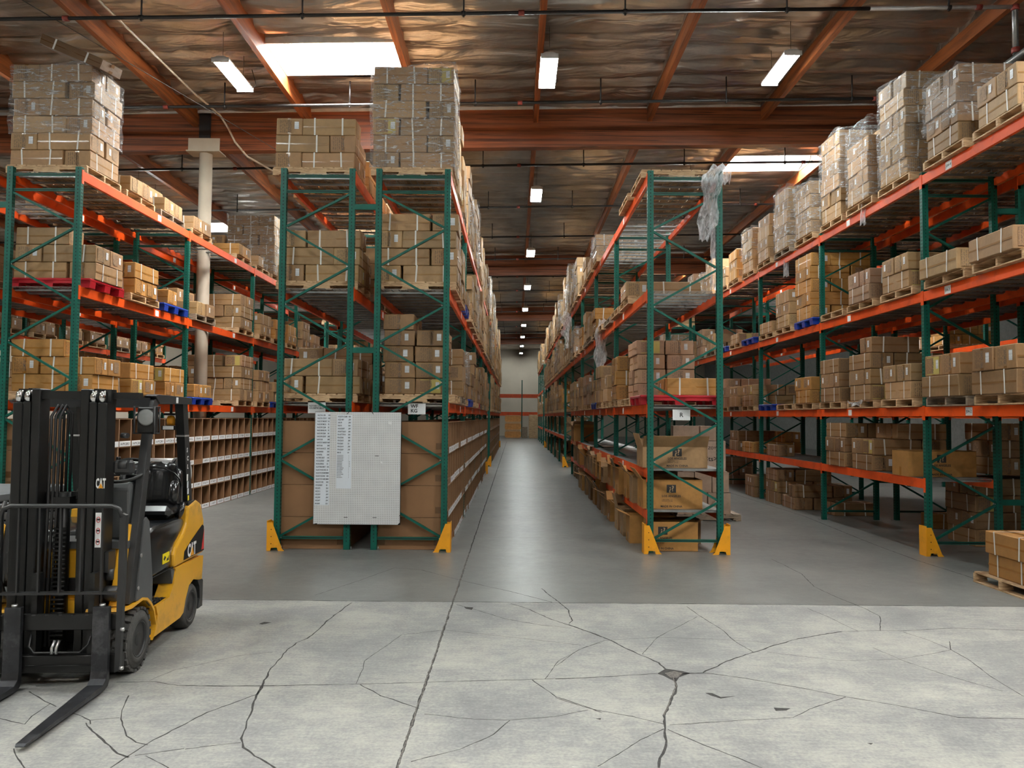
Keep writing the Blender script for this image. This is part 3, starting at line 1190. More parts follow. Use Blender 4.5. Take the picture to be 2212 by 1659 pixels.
# extra low level in the wrapped-load rack
for k in range(4):
    y = NEAR_Y[k]
    b = put('beam', M_BEAM, r, (R1 + RD - ox + .001, y + PD - oy, 1.07))
    c = put('beam', M_BEAM, r, (R1 - ox - .001, y + BAY - oy, 1.07))
    c.rotation_euler = (0, 0, math.pi)
    put('wire_deck', M_DECK, r, (R1 - ox, y + PD - oy, 1.069))
# beyond the cross-aisle
rack_run('second pallet rack behind the forklift rack, past the cross-aisle', [(L1, True)], FAR_Y[:3], group=None, tags=False)
r, ox, oy = rack_run('farther double pallet rack in line with the pegboard rack, past the cross-aisle', [(LC1, False), (LC2, True)], FAR_Y, tags=False)
guard(r, (ox, oy), LC2 + RD - .01, FAR_Y[0] - .01, True)
guard(r, (ox, oy), LC2 + RD - .01, FAR_Y[-1] + .02, True)
r, ox, oy = rack_run('farther pallet rack in line with the open-shelf rack, past the cross-aisle', [(RC, False)], FAR_Y, shelves=(1.185,), tags=False)
guard(r, (ox, oy), RC + .01, FAR_Y[0] - .01, False)
guard(r, (ox, oy), RC + .01, FAR_Y[-1] + .02, False)
END_Y = [52.4 + BAY * k for k in range(4)]
rack_run('last stretch of racking in line with the open-shelf rack, near the far wall', [(RC, False)], END_Y, shelves=(1.185,), tags=False)
rack_run('farther pallet rack in line with the wrapped-load rack, past the cross-aisle', [(R1, False)], FAR_Y[:4], tags=False)
rack_run('bare pallet rack against the daylight, two aisles behind the forklift rack', [(-12.9, False)], NEAR_Y, tags=False)
rack_run('dim pallet rack glimpsed through the wrapped-load rack, one aisle farther over', [(11.25, False)], [Y0 - BAY] + NEAR_Y, tags=True, aisle=-1)
for lv, x in (((3.75, 5.44), LC2), ((3.75, 5.44), RC)):
    br, ox, oy = rack_run('bridge beams spanning the cross-aisle between the %s racks' % ('pegboard' if x < 0 else 'open-shelf'), [(x, False)], [NEAR_Y[-1], FAR_Y[0]], levels=lv, bridge=True, tags=False)
    br.name = 'bridge_beams'

# ------------------------------------------------------------------ pallets
def pallet_meshes(seed, wood):
    """48 x 40 pallet, x 0..1.2, y 0..1.0, 0.125 high"""
    r_ = random.Random(seed)
    top = MB()
    n = 8
    w = 1.2 / n
    for i in range(n):
        x = i * w
        top.box(x + .012, x + w - .012 * r_.uniform(.5, 1.5), r_.uniform(0, .008), 1.0 - r_.uniform(0, .008), .108, .125)
    bot = MB()
    for x in (0, .38, .73, 1.1):
        bot.box(x, x + .1, 0, 1.0, 0, .016)
    st = []
    for y in (0, .48, .96):
        m = MB()
        # notched runner, in three pieces of outline so the recesses stay clean
        m.box(0, 1.2, y, y + .04, .055, .108)
        for p, q in ((0, .15), (.40, .80), (1.05, 1.2)):
            m.prism([(p, .016), (q, .016), (q - .012 if q < 1.2 else q, .055), (p + .012 if p > 0 else p, .055)], y, y + .04, 'Y')
        st.append(m.data('stringer', [wood]))
    return top.data('top_boards', [wood]), bot.data('bottom_boards', [wood]), st


def pallet_single(wood, seed):
    r_ = random.Random(seed)
    m = MB()
    for i in range(8):
        m.box(i * .15 + .012, i * .15 + .138, 0, 1.0, .108, .125)
    for x in (0, .38, .73, 1.1):
        m.box(x, x + .1, 0, 1.0, 0, .016)
    for y in (0, .48, .96):
        m.box(0, 1.2, y, y + .04, .016, .108)
    return m.data('pallet', [wood])


def pallet_plastic(col):
    m = MB()
    m.cbox(0, 1.2, 0, 1.0, .10, .14, .01)
    for i in range(9):
        m.box(.05 + i * .13, .09 + i * .13, .02, .98, .085, .10)
    for x in (0, .5, 1.04):
        for y in (0, .42, .84):
            m.prism([(x + .01, 0), (x + .15, 0), (x + .16, .10), (x, .10)], y, y + .16, 'Y')
    m.box(0, 1.2, 0, .02, .06, .10)
    m.box(0, 1.2, .98, 1.0, .06, .10)
    return m.data('plastic_pallet', [col])


PAL = {'w': pallet_meshes(1, 'pallet_wood'), 'g': pallet_meshes(2, 'pallet_grey')}
PAL1 = {'w': pallet_single('pallet_wood', 3), 'g': pallet_single('pallet_grey', 4)}
PALP = {'u': pallet_plastic('plastic_blue'), 'r': pallet_plastic('plastic_red')}
PAL_H = {'w': .125, 'g': .125, 'u': .14, 'r': .14}


def place_pallet(kind, x, y, z, label, near, across=True, group='pallets on the racks'):
    """the 1.2 m side lies along x when across"""
    if kind in 'ur':
        o = put('plastic_pallet', PALP[kind], None, (x, y, z))
        tag(o, label, 'pallet', 'plastic ' + group)
    elif near:
        top, bot, st = PAL[kind]
        o = thing('wooden_pallet', label, 'pallet', (x, y, z), 0, group)
        put('top_boards', top, o)
        put('bottom_boards', bot, o)
        for s_ in st:
            put('stringer', s_, o)
    else:
        o = put('wooden_pallet', PAL1[kind], None, (x, y, z))
        tag(o, label, 'pallet', group)
    return o


# ------------------------------------------------------------------ cartons
TONE = {'t': (0.37, 0.222, 0.105), 'o': (0.43, 0.21, 0.055), 'b': (0.27, 0.152, 0.068), 'p': (0.36, 0.212, 0.127), 'l': (0.45, 0.295, 0.155)}
TWORD = {'t': 'tan', 'o': 'orange-brown', 'b': 'brown', 'p': 'pinkish-brown', 'l': 'pale'}
CTYPE = {'A': (.81, .40, .258), 'B': (.90, .43, .285), 'C': (.44, .46, .235), 'E': (.46, .54, .25), 'T': (.42, .48, .36)}
CM = {}


def carton_mesh(t, var):
    L, W, H = CTYPE[t]
    r_ = random.Random(hash((t, var)) if False else var * 17 + ord(t))
    g = .006
    hx, hy = L / 2 - g, W / 2 - g
    mb = MB()

    def jit(sx, sy, sz):
        return (r_.uniform(-.006, .004) * sx, r_.uniform(-.007, .004) * sy, r_.uniform(-.005, 0) * (1 if sz > 0 else 0))
    mb.cbox(-hx, hx, -hy, hy, 0.001, H - .001, .009, 0, None, jit)
    # clear tape down the long middle of lid and over both ends, and across the sides
    e = .0012
    mb.box(-hx + .004, hx - .004, -.028, .028, H - .001, H - .001 + e * .6, 1)
    for s_ in (-1, 1):
        x = s_ * (hx + .0006)
        mb.box(min(x, x + s_ * e), max(x, x + s_ * e), -.028, .028, H * .66, H - .012, 1)
        mb.box(min(x, x + s_ * e), max(x, x + s_ * e), -.028, .028, .012, H * .3, 1)
        y = s_ * (hy + .0006)
        mb.box(-hx + .01, hx - .01, min(y, y + s_ * e), max(y, y + s_ * e), H * .44, H * .52, 1)
    body = mb.data('carton', ['cardboard', 'tape_clear'])
    straps = []
    if L > .7:
        for q in (-.25, .26):
            x = q * L
            x2 = x + r_.uniform(-.02, .02)
            w = .0115
            m = MB()
            o = .0045
            ring = [(-hy - o, 0), (-hy - o, H + .001), (hy + o, H + .001), (hy + o, 0)]
            for (ya, za, xa), (yb, zb, xb) in (((-hy - o, -0.0, x), (-hy - o, H + .002, x2)), ((-hy - o, H + .002, x2), (hy + o, H + .002, x2)), ((hy + o, H + .002, x2), (hy + o, 0, x))):
                m.add([(xa - w, ya, za), (xa + w, ya, za), (xb + w, yb, zb), (xb - w, yb, zb)], [(0, 1, 2, 3)])
            straps.append(m.data('strap', ['strap_white']))
    prints, labels = [], []
    for s_ in (-1, 1):
        x = s_ * (hx + .003)
        y0 = -s_ * .15
        m = MB()
        m.box(min(x, x + s_ * .001), max(x, x + s_ * .001), min(y0, y0 + s_ * .15), max(y0, y0 + s_ * .19), H * .12, H * .88)
        prints.append(m.data('printed_panel', ['print_block']))
        y1 = s_ * .075
        m = MB()
        x = s_ * (hx + .0042)
        m.box(min(x, x + s_ * .001), max(x, x + s_ * .001), min(y1, y1 + s_ * .055), max(y1, y1 + s_ * .065), H * .34, H * .76)
        labels.append(m.data('barcode_label', ['barcode']))
    CM[(t, var)] = (body, straps, prints, labels)


for t in CTYPE:
    for v in range(4):
        carton_mesh(t, v)

CAND = []      # candidate cartons: dict(x, y, z centre-bottom, rot, type, tone, where)
ORD = ['bottom', 'second', 'third', 'fourth', 'fifth', 'sixth', 'seventh', 'eighth']
SLOTW = ['first', 'second', 'third']


def cand(t, x, y, z, rot, tone, where, jit=True, force=False):
    if jit:
        x += rng.uniform(-.018, .018)
        y += rng.uniform(-.012, .012)
        rot += R(rng.uniform(-1.8, 1.8))
    base = TONE[tone]
    k = rng.uniform(.80, 1.14)
    col_ = tuple(c * k * rng.uniform(.97, 1.03) for c in base)
    CAND.append(dict(t=t, x=x, y=y, z=z, r=rot, tone=tone, col=col_, where=where, force=force))


def load(t, layers, tone, x0, y0, z, aisle, where, part=None, start=None):
    """stack on a pallet at x0..x0+1.2, y0..y0+1.0; aisle = +1 / -1 for the side that faces the aisle"""
    L, W, H = CTYPE[t]
    cx_ = x0 + .6
    for n in range(layers):
        zz = z + n * (H + .001)
        last = n == layers - 1
        lay = ORD[min(n, 7)]
        if L > .7:
            flip = (n % 2 == 0) != (start == 1)
            # cross-wise carton sits at -x when flip
            s_ = -1 if flip else 1
            ex = cx_ + s_ * (L / 2 + .004)
            lx = cx_ - s_ * (W / 2 + .004)
            yb = y0 + (1.0 - 2 * W) / 2
            spots = [(ex, yb + L / 2, math.pi / 2, 'crosswise'), (lx, yb + W / 2, 0, 'near'), (lx, yb + W * 1.5 + .004, 0, 'far')]
            if last and part is not None:
                spots = [spots[i] for i in part]
            for a, b_, rot, nm in spots:
                side = 'aisle end' if (a - cx_) * aisle > 0.05 else 'inner end'
                cand(t, a, b_, zz, rot + (math.pi if rng.random() < .5 else 0), tone, '%s layer, %s %s' % (lay, nm, side.split()[0]) + '|' + where)
        else:
            nx = 2 if L > .5 else 2
            ny = 2
            i = 0
            for a in range(nx):
                for b_ in range(ny):
                    if last and part is not None and i not in part:
                        i += 1
                        continue
                    i += 1
                    X = x0 + 1.2 / nx * (a + .5)
                    X = cx_ + (a - (nx - 1) / 2) * (W + .012)
                    Y = y0 + .5 + (b_ - (ny - 1) / 2) * (L + .01)
                    side = 'aisle' if (X - cx_) * aisle > 0 else 'inner'
                    cand(t, X, Y, zz, rng.choice((-1, 1)) * math.pi / 2, tone, '%s layer, %s %s' % (lay, ('near', 'far', 'rear')[b_], side) + '|' + where)


WRAPS = []
LW = {2.10: 'lower beam', 3.75: 'middle beam', 5.44: 'top beam'}


def fill(row_x, ys, aisle, z, specs, rack_name, tones='tob', fallback=None, reach=None, seed=0):
    """specs: one entry per pallet place, running away from the camera"""
    r_ = random.Random(seed + int(z * 10) + int(row_x * 7) + int(ys[0]))
    i = 0
    for b_, y in enumerate(ys):
        for s_ in range(3):
            sp = specs[i] if i < len(specs) else None
            i += 1
            if sp is None:
                if fallback is None:
                    continue
                sp = fallback(r_)
            if sp == '.':
                continue
            yy = y + PD + .11 + s_ * 1.20 + r_.uniform(-.02, .03)
            xx = row_x + (RD - 1.2) / 2 + aisle * r_.uniform(.0, .04) + ({L1: -.10, LC1: -.12, LC2: -.07}.get(row_x, 0) if z > 5 else 0)
            kind = r_.choice('wwwg')
            if sp[0] in 'ur':
                kind = sp[0]
                sp = sp[1:]
            where = '%s place, bay %s, %s, %s' % (SLOTW[s_], ORD2[b_], LW.get(z, 'low shelf'), rack_name)
            near = yy < 19
            pl = '%s pallet, %s place of bay %s, %s, %s' % ({'w': 'tan wooden', 'g': 'grey wooden', 'u': 'blue plastic', 'r': 'red plastic'}[kind], SLOTW[s_], ORD2[b_], LW.get(z, 'low shelf'), rack_name)
            place_pallet(kind, xx, yy, z + .004, pl, near)
            if sp in ('_', ''):
                continue
            t, n, tone = sp[0], int(sp[1]), sp[2]
            part = None
            if 'h' in sp:
                part = [[0, 1], [1, 2], [1]][r_.randrange(3)] if CTYPE[t][0] > .7 else [0, 1]
            zt = z + .004 + PAL_H[kind]
            load(t, n, tone, xx, yy, zt, aisle, where, part, start=(1 if 'm' in sp else 0))
            if 'w' in sp:
                WRAPS.append((xx, yy, zt, n * CTYPE[t][2], where, CTYPE[t]))


ORD2 = ['one', 'two', 'three', 'four', 'five', 'six', 'seven', 'eight', 'nine', 'ten']
BINS_RACK = 'forklift rack'


def fb(opts):
    return lambda r_: r_.choice(opts)


# rack behind the forklift
n4 = NEAR_Y[:4]
fill(L1, n4, 1, 5.44, ['A6twm', 'A2th', 'A2th', 'A1t', '.', 'A1o', 'A1th', 'A6tw', 'A3t', 'A2t', 'A3t', '.'], 'forklift rack')
fill(L1, n4, 1, 3.75, ['rA3thm', 'A2o', 'uA1oh', 'A2th', '.', 'A3t', 'A2t', 'A2o', 'A2o', 'A3t', 'A2t', 'A1t'], 'forklift rack')
fill(L1, n4, 1, 2.10, ['A3ohm', 'A2o', 'A2o', 'uA1o', '.', 'A4th', 'A3t', 'uA2t', 'A2b', 'A2t', 'A3t', 'A2t'], 'forklift rack')
fill(L2, n4, -1, 5.44, ['_', '.', 'A3t', 'A2t', 'A3t', '_', 'A3t', 'A4t', '.', 'A2t'], 'forklift rack rear row')
fill(L2, n4, -1, 3.75, ['A2b', 'A2b', 'A2t', '.', 'A2t', 'A3t', 'A2b', '.', 'A2t'], 'forklift rack rear row')
fill(L2, n4, -1, 2.10, ['.', 'A2b', 'A3b', 'A3b', 'A2b', 'A3b', 'A2t', '.', 'A2t', 'A3b'], 'forklift rack rear row')
# pegboard rack, both rows
fill(LC1, n4, -1, 5.44, ['A3th', 'A2t', 'A1t', 'A2b', '.', 'A1t', '.', 'A2t'], 'pegboard rack outer row')
fill(LC1, n4, -1, 3.75, ['A3th', 'A3t', 'A2b', '_', '.', '.', 'A2t', '.', '.'], 'pegboard rack outer row')
fill(LC1, n4, -1, 2.10, ['A2t', 'A3b', '.', 'A2b', '.', '.', 'A3b'], 'pegboard rack outer row')
dense = fb(['A5t', 'A4tw', 'A6t', 'A4l', 'A5tw', 'A3t', 'A5o', 'A6lw'])
mid = fb(['A4t', 'A3t', 'A5l', 'A3o', 'A4b', 'A5tw', 'A2t'])
fill(LC2, n4, 1, 5.44, ['A6thw', 'A5l', 'A4t', 'A5t', 'A4tw', 'A5l', 'A6tw', 'A4t', 'A5t', 'A5t', 'A4l', 'A5t'], 'pegboard rack')
fill(LC2, n4, 1, 3.75, ['A4th', 'A3t', 'uA1t', 'A3t', 'A4t', 'A4tw', 'A3t', 'A5t', 'A4t', 'A3l', 'A4t', 'A5t'], 'pegboard rack')
fill(LC2, n4, 1, 2.10, ['C5bh', 'A3t', 'A3bw', 'uA2b', 'A4t', 'A3t', 'rA3t', 'A3t', 'A4b', 'A2t', 'A4t', 'A3t'], 'pegboard rack')
fill(LC2, FAR_Y[:5], 1, 5.44, [], 'far pegboard row', fallback=dense)
fill(LC2, FAR_Y[:5], 1, 3.75, [], 'far pegboard row', fallback=dense)
fill(LC2, FAR_Y[:5], 1, 2.10, [], 'far pegboard row', fallback=mid)
fill(LC2, [NEAR_Y[4]], 1, 5.44, [], 'bridge by pegboard rack', fallback=dense)
fill(LC2, [NEAR_Y[4]], 1, 3.75, [], 'bridge by pegboard rack', fallback=dense)
# open-shelf rack
fill(RC, n4, -1, 5.44, ['_', '_', '.', '.', '.', 'A2lw', 'A1th', 'A2t', 'A1t', 'A4l', 'A4tw', 'A3t'], 'open-shelf rack')
fill(RC, n4, -1, 3.75, ['.', 'A1t', '_', '_', 'A1th', 'A2o', 'A2t', 'A3t', 'A2o', '_', 'A3tw', 'A3t'], 'open-shelf rack')
fill(RC, n4, -1, 2.10, ['rA1oh', 'C4p', 'A3o', 'A2th', 'A3t', 'uA2t', 'A2p', 'A3p', 'A3t', 'A2t', 'A3t', 'A3t'], 'open-shelf rack')
fill(RC, FAR_Y[:5], -1, 5.44, [], 'far open-shelf row', fallback=dense)
fill(RC, FAR_Y[:5], -1, 3.75, [], 'far open-shelf row', fallback=mid)
fill(RC, FAR_Y[:5], -1, 2.10, [], 'far open-shelf row', fallback=mid)
fill(RC, [NEAR_Y[4]], -1, 5.44, [], 'bridge by open-shelf rack', fallback=dense)
fill(RC, [NEAR_Y[4]], -1, 3.75, [], 'bridge by open-shelf rack', fallback=mid)
fill(RC, END_Y[:3], -1, 5.44, [], 'last open-shelf row', fallback=dense)
fill(RC, END_Y[:3], -1, 2.10, [], 'last open-shelf row', fallback=mid)
# wrapped-load rack: tunnel bay first
t0 = [Y0 - BAY]
fill(R1, t0, -1, 5.44, ['.', 'A2th', 'A4bw'], 'wrapped-load rack tunnel')
fill(R1, t0, -1, 3.75, ['.', 'B1t', 'B1t'], 'wrapped-load rack tunnel')
fill(R1, t0, -1, 2.10, ['.', 'B2b', 'B2b'], 'wrapped-load rack tunnel')
fill(R2, t0, 1, 3.75, ['.', 'A3b', 'A3b'], 'wrapped-load rear tunnel')
fill(R2, t0, 1, 2.10, ['.', '.', 'A4b'], 'wrapped-load rear tunnel')
fill(R1, n4, -1, 5.44, ['A6tw', 'A5thw', 'A6tw', 'A4thw', 'A5tw', 'A4t', 'A4tw', 'A3o', 'A3th', 'A4t', 'A3tw', 'A4p'], 'wrapped-load rack')
fill(R1, n4, -1, 3.75, ['A2t', 'A2ph', '_', 'uA5o', 'A3t', 'A1t', 'u', 'A1t', 'u_', 'A2t', 'A3p', 'A2t'], 'wrapped-load rack')
fill(R1, n4, -1, 2.10, ['A2th', 'A4bh', 'A3b', 'A2o', 'A1oh', 'u_', 'A2t', 'A2th', 'A3p', 'A2t', 'rA2t', 'A2t'], 'wrapped-load rack')
fill(R2, n4, 1, 5.44, ['A1t', '.', 'A3b', '.', 'A2b'], 'wrapped-load rear row')
fill(R2, n4, 1, 3.75, ['A3b', 'A3b', 'A2b', 'A2b', '.', 'A3b', 'A2b'], 'wrapped-load rear row')
fill(R2, n4, 1, 2.10, ['.', 'A3b', 'A2b', '.', 'A2b', 'A3b', 'A2b'], 'wrapped-load rear row')
far_mid = fb(['A2t', 'A3t', '.', 'A2b', 'A3o', '_'])
fill(R1, FAR_Y[:3], -1, 5.44, [], 'far wrapped-load row', fallback=dense)
fill(R1, FAR_Y[:3], -1, 3.75, [], 'far wrapped-load row', fallback=mid)
fill(R1, FAR_Y[:3], -1, 2.10, [], 'far wrapped-load row', fallback=mid)
fill(11.25, [Y0 - BAY] + n4, -1, 3.75, [], 'outer dim rack', fallback=far_mid)
fill(11.25, [Y0 - BAY] + n4, -1, 2.10, [], 'outer dim rack', fallback=far_mid)
fill(L1, FAR_Y[:2], 1, 5.44, [], 'far forklift row', fallback=mid)
fill(L1, FAR_Y[:2], 1, 3.75, [], 'far forklift row', fallback=mid)
fill(-12.9, n4, 1, 3.75, [], 'daylight-side rack', fallback=far_mid)
fill(-12.9, n4, 1, 2.10, [], 'daylight-side rack', fallback=far_mid)

# loads that stand straight on the low level or on the floor
def bare(t, n, tone, x, y, z, where, aisle=-1, part=None, start=0):
    load(t, n, tone, x, y, z, aisle, where, part, start)


LOW = 1.075
bare('A', 3, 'b', R1 - .03, Y0 + 2.55, LOW, 'low level far end, bay one, wrapped-load rack', part=[0, 1])
bare('A', 3, 'b', R1 - .02, Y0 + 1.5, LOW, 'low level middle, bay one, wrapped-load rack', part=[1, 2])
bare('A', 2, 'o', R1, NEAR_Y[2] + .5, LOW, 'low level, bay three, wrapped-load rack', part=[0])
bare('A', 2, 'b', R1, NEAR_Y[2] + 1.7, LOW, 'low level far place, bay three, wrapped-load rack')
bare('A', 1, 'b', R1, NEAR_Y[1] + 2.4, LOW, 'low level, bay two, wrapped-load rack', part=[0])
bare('A', 1, 'b', R1 + .1, NEAR_Y[1] + .55, 0, 'floor, bay two near place, wrapped-load rack', part=[1])
bare('A', 2, 'b', R1 + .05, NEAR_Y[1] + 1.5, 0, 'floor, bay two middle place, wrapped-load rack', part=[0, 1])
bare('A', 3, 'b', R1 + .05, NEAR_Y[1] + 2.55, 0, 'floor, bay two far place, wrapped-load rack')
bare('A', 2, 'b', R1, NEAR_Y[2] + .3, 0, 'floor, bay three near place, wrapped-load rack')
bare('A', 3, 'p', R1 - .1, NEAR_Y[3] + .3, 0, 'floor, bay four, wrapped-load rack')
bare('A', 4, 'b', R2 - .25, Y0 + .65, .0, 'floor, bay one, wrapped-load rear row')
bare('A', 1, 'o', R2 - .3, NEAR_Y[1] - 1.2, 0, 'floor far place, bay one, wrapped-load rear row', part=[1])
bare('A', 3, 'b', R2, Y0 + .5, LOW + .02, 'low level, bay one, wrapped-load rear row')
# strapped stacks further down the open-shelf rack's floor level
for k in range(2, 4):
    for j in range(3):
        bare('T', rng.choice((1, 2)), 'b', RC - .08, NEAR_Y[k] + .2 + 1.2 * j, 0, 'floor place %s, bay %s, open-shelf rack' % (SLOTW[j], ORD2[k]), part=[0, 1])
for k in range(0, 5):
    for j in range(3):
        bare('T', rng.choice((1, 2)), 'b', RC - .05, FAR_Y[k] + .2 + 1.2 * j, 0, 'floor place %s, bay %s, far open-shelf row' % (SLOTW[j], ORD2[k]))
        bare('T', rng.choice((1, 2)), 't', RC - .02, FAR_Y[k] + .2 + 1.2 * j, 1.191, 'low shelf place %s, bay %s, far open-shelf row' % (SLOTW[j], ORD2[k]))

# the pallet on the floor below the tunnel bay
px_, py_ = 5.46, 8.35
place_pallet('w', px_, py_, 0, 'tan wooden pallet on the floor beneath the tunnel bay, under orange-brown cartons', True)
for a, b_, z, nm in ((px_ + .25, py_ + .42, .125, 'bottom layer, near'), (px_ + .72, py_ + .42, .125, 'bottom layer, far')):
    cand('A', a, b_, z + 0, math.pi / 2, 'o', nm + ' side|floor pallet under the tunnel bay', force=True)
cand('A', px_ + .22, py_ + .40, .384, math.pi / 2, 'o', 'second layer, near|floor pallet under the tunnel bay', force=True)
cand('A', px_ + .64, py_ + .42, .384, math.pi / 2, 'o', 'second layer, far|floor pallet under the tunnel bay', force=True)
cand('A', px_ + .78, py_ + .5, .643, math.pi / 2, 'o', 'top layer, lone|floor pallet under the tunnel bay', force=True)


# ---- which cartons show: cast rays from the camera position against all candidate boxes
def carton_corners(c):
    L, W, H = CTYPE[c['t']]
    ca, sa = COS(c['r']), SIN(c['r'])
    out = []
    for z in (0, H):
        for a, b_ in ((-L / 2, -W / 2), (L / 2, -W / 2), (L / 2, W / 2), (-L / 2, W / 2)):
            out.append(Vector((c['x'] + a * ca - b_ * sa, c['y'] + a * sa + b_ * ca, c['z'] + z)))
    return out


BQ = [(0, 3, 2, 1), (4, 5, 6, 7), (0, 1, 5, 4), (1, 2, 6, 5), (2, 3, 7, 6), (3, 0, 4, 7)]


def rank_cartons():
    V, F = [], []
    for c in CAND:
        o = len(V)
        V += carton_corners(c)
        F += [tuple(o + i for i in q) for q in BQ]
    tree = BVHTree.FromPolygons(V, F)
    cp = Vector((0, 0, CAMZ))
    inv = CAMR.to_3x3().inverted()
    for n, c in enumerate(CAND):
        P = V[n * 8:n * 8 + 8]
        area = 0.0
        for fi, q in enumerate(BQ):
            a, b_, c_, d = (P[i] for i in q)
            nrm = (b_ - a).cross(d - a)
            mid_ = (a + c_) / 2
            v = mid_ - cp
            if nrm.dot(v) >= 0:
                continue
            k = inv @ v
            if k.z > -.5 or abs(k.x / k.z) > .70 or abs(k.y / k.z) > .53:
                continue
            seen = 0
            for u, w in ((.12, .12), (.88, .12), (.5, .5), (.12, .88), (.88, .88), (.5, .1), (.5, .9)):
                p = a + (b_ - a) * u + (d - a) * w
                dv = p - cp
                hit = tree.ray_cast(cp, dv.normalized())
                if hit[0] is not None and hit[2] // 6 == n:
                    seen += 1
            area += seen / 7 * nrm.length * abs(nrm.normalized().dot(v.normalized())) / v.length_squared
        c['score'] = area + (10 if c['force'] else 0)
    return sorted(CAND, key=lambda c: -c['score'])


ranked = rank_cartons()
long_ = [c for c in ranked if CTYPE[c['t']][0] > .7]
short_ = [c for c in ranked if CTYPE[c['t']][0] <= .7]
MIN_SCORE = 2e-7
singles = [c for c in long_[:300] if c['score'] > MIN_SCORE] + [c for c in short_[:120] if c['score'] > MIN_SCORE]
sid = {id(c) for c in singles}
rest = [c for c in CAND if id(c) not in sid]
print('cartons', len(CAND), 'single', len(singles), 'rest', len(rest), 'visible rest', sum(c['score'] > MIN_SCORE for c in rest))


def carton_label(c):
    a, b_ = c['where'].split('|')
    lab = '%s carton, %s, %s' % (TWORD[c['tone']], a, b_)
    return lab


simple('paper_yellow', (0.46, 0.36, 0.10), 0.6, var=.05)
STAMPS = {}
for t_ in CTYPE:
    L, W, H = CTYPE[t_]
    for e_, sx_ in ((0, -1), (1, 1)):
        for q_, w_ in enumerate(('PO: 42691', 'RZ26107', 'ZLM107', 'PO:K2691')):
            tmp = text('stamped_code', w_, .050, 'ink_faint', None, (0, 0, 0), (0, 0, 0), 'CENTER', bold=.0015)
            me_ = tmp.data
            bpy.data.objects.remove(tmp)
            # stand it upright on the end face, reading up the side of the print
            M_ = Matrix.Translation((sx_ * (L / 2 - .006 + .0035), -sx_ * .02 + sx_ * .035, H * .5)) @ Matrix.Rotation(math.pi / 2 * sx_, 4, 'Z') @ Matrix.Rotation(math.pi / 2, 4, 'X') @ Matrix.Rotation(math.pi / 2, 4, 'Z')
            me_.transform(M_)
            STAMPS[(t_, e_, q_)] = me_
YEL = {}
for t_ in CTYPE:
    L, W, H = CTYPE[t_]
    for e_, sx_ in ((0, -1), (1, 1)):
        x_ = sx_ * (L / 2 - .006 + .0025)
        YEL[(t_, e_)] = MB().box(min(x_, x_ + sx_ * .0008), max(x_, x_ + sx_ * .0008), -.15, .15, H * .08, H * .92).data('yellow_sheet', ['paper_yellow'])
for n, c in enumerate(singles):
    body, straps, prints, labels = CM[(c['t'], n % 4)]
    nm = 'strapped_carton' if straps else 'plain_carton'
    o = put(nm, body, None, (c['x'], c['y'], c['z']), c['r'])
    o.color = (*c['col'], 1)
    tag(o, carton_label(c), 'carton', 'strapped cartons on the pallets' if straps else 'plain cartons on the pallets')
    for s_ in straps:
        put('strap', s_, o)
    # the end that turns towards the camera carries print and sticker
    ends = [0, 1]
    for e in ends:
        sx = (-1, 1)[e]
        nrm = Vector((COS(c['r']) * sx, SIN(c['r']) * sx, 0))
        if nrm.dot(Vector((c['x'], c['y'], 0))) < 0:
            if n % 9 == 3:
                put('yellow_sheet', YEL[(c['t'], e)], o)
            put('stamped_code', STAMPS[(c['t'], e, n % 4)], o)
            p = put('printed_panel', prints[e], o)
            p.color = (*[q * .93 for q in c['col']], 1)
            if n % 5 != 4:
                put('barcode_label', labels[e], o)


def stack_object(name, cs, label):
    V, F, MI, T = [], [], [], []
    for c in cs:
        L, W, H = CTYPE[c['t']]
        ca, sa = COS(c['r']), SIN(c['r'])
        m = MB()
        m.cbox(-L / 2 + .004, L / 2 - .004, -W / 2 + .004, W / 2 - .004, 0, H - .002, .008, 0)
        if L > .7:
            for q in (-.25, .26):
                for ys_ in (-1, 1):
                    yy = ys_ * (W / 2 + .001)
                    m.add([(q * L - .009, yy, 0), (q * L + .009, yy, 0), (q * L + .009, yy, H), (q * L - .009, yy, H)], [(0, 1, 2, 3)], 1)
        for ex in (-1, 1):
            xx = ex * (L / 2 + .001)
            m.add([(xx, .06, H * .35), (xx, .12, H * .35), (xx, .12, H * .75), (xx, .06, H * .75)], [(0, 1, 2, 3)], 2)
            m.add([(xx, -.13, H * .2), (xx, .02, H * .2), (xx, .02, H * .85), (xx, -.13, H * .85)], [(0, 1, 2, 3)], 3)
        o = len(V)
        V += [(c['x'] + x * ca - y * sa, c['y'] + x * sa + y * ca, c['z'] + z) for x, y, z in m.v]
        F += [tuple(o + i for i in f) for f in m.f]
        MI += m.m
        T += [c['col']] * len(m.v)
    me = bpy.data.meshes.new(name)
    me.from_pydata(V, [], F)
    for mm in ('cardboard_stack', 'strap_white', 'barcode', 'ink_panel'):
        me.materials.append(MATS[mm])
    me.polygons.foreach_set('material_index', MI)
    at = me.color_attributes.new('tone', 'FLOAT_COLOR', 'POINT')
    at.data.foreach_set('color', [v for t in T for v in (*t, 1)])
    me.update()
    return tag(put(name, me), label, 'cartons', kind='stuff')


simple('ink_panel', (0.24, 0.15, 0.085), 0.7, var=.35, scale=40)
stack_object('distant_cartons', rest, 'the many farther and half-hidden tan cartons stacked deep in all the racks')

# ------------------------------------------------------------------ cardboard bin units in the bottom of the racks
BW, BD, BH = 1.205, 1.04, .452          # along the aisle, deep, high; opening towards +x


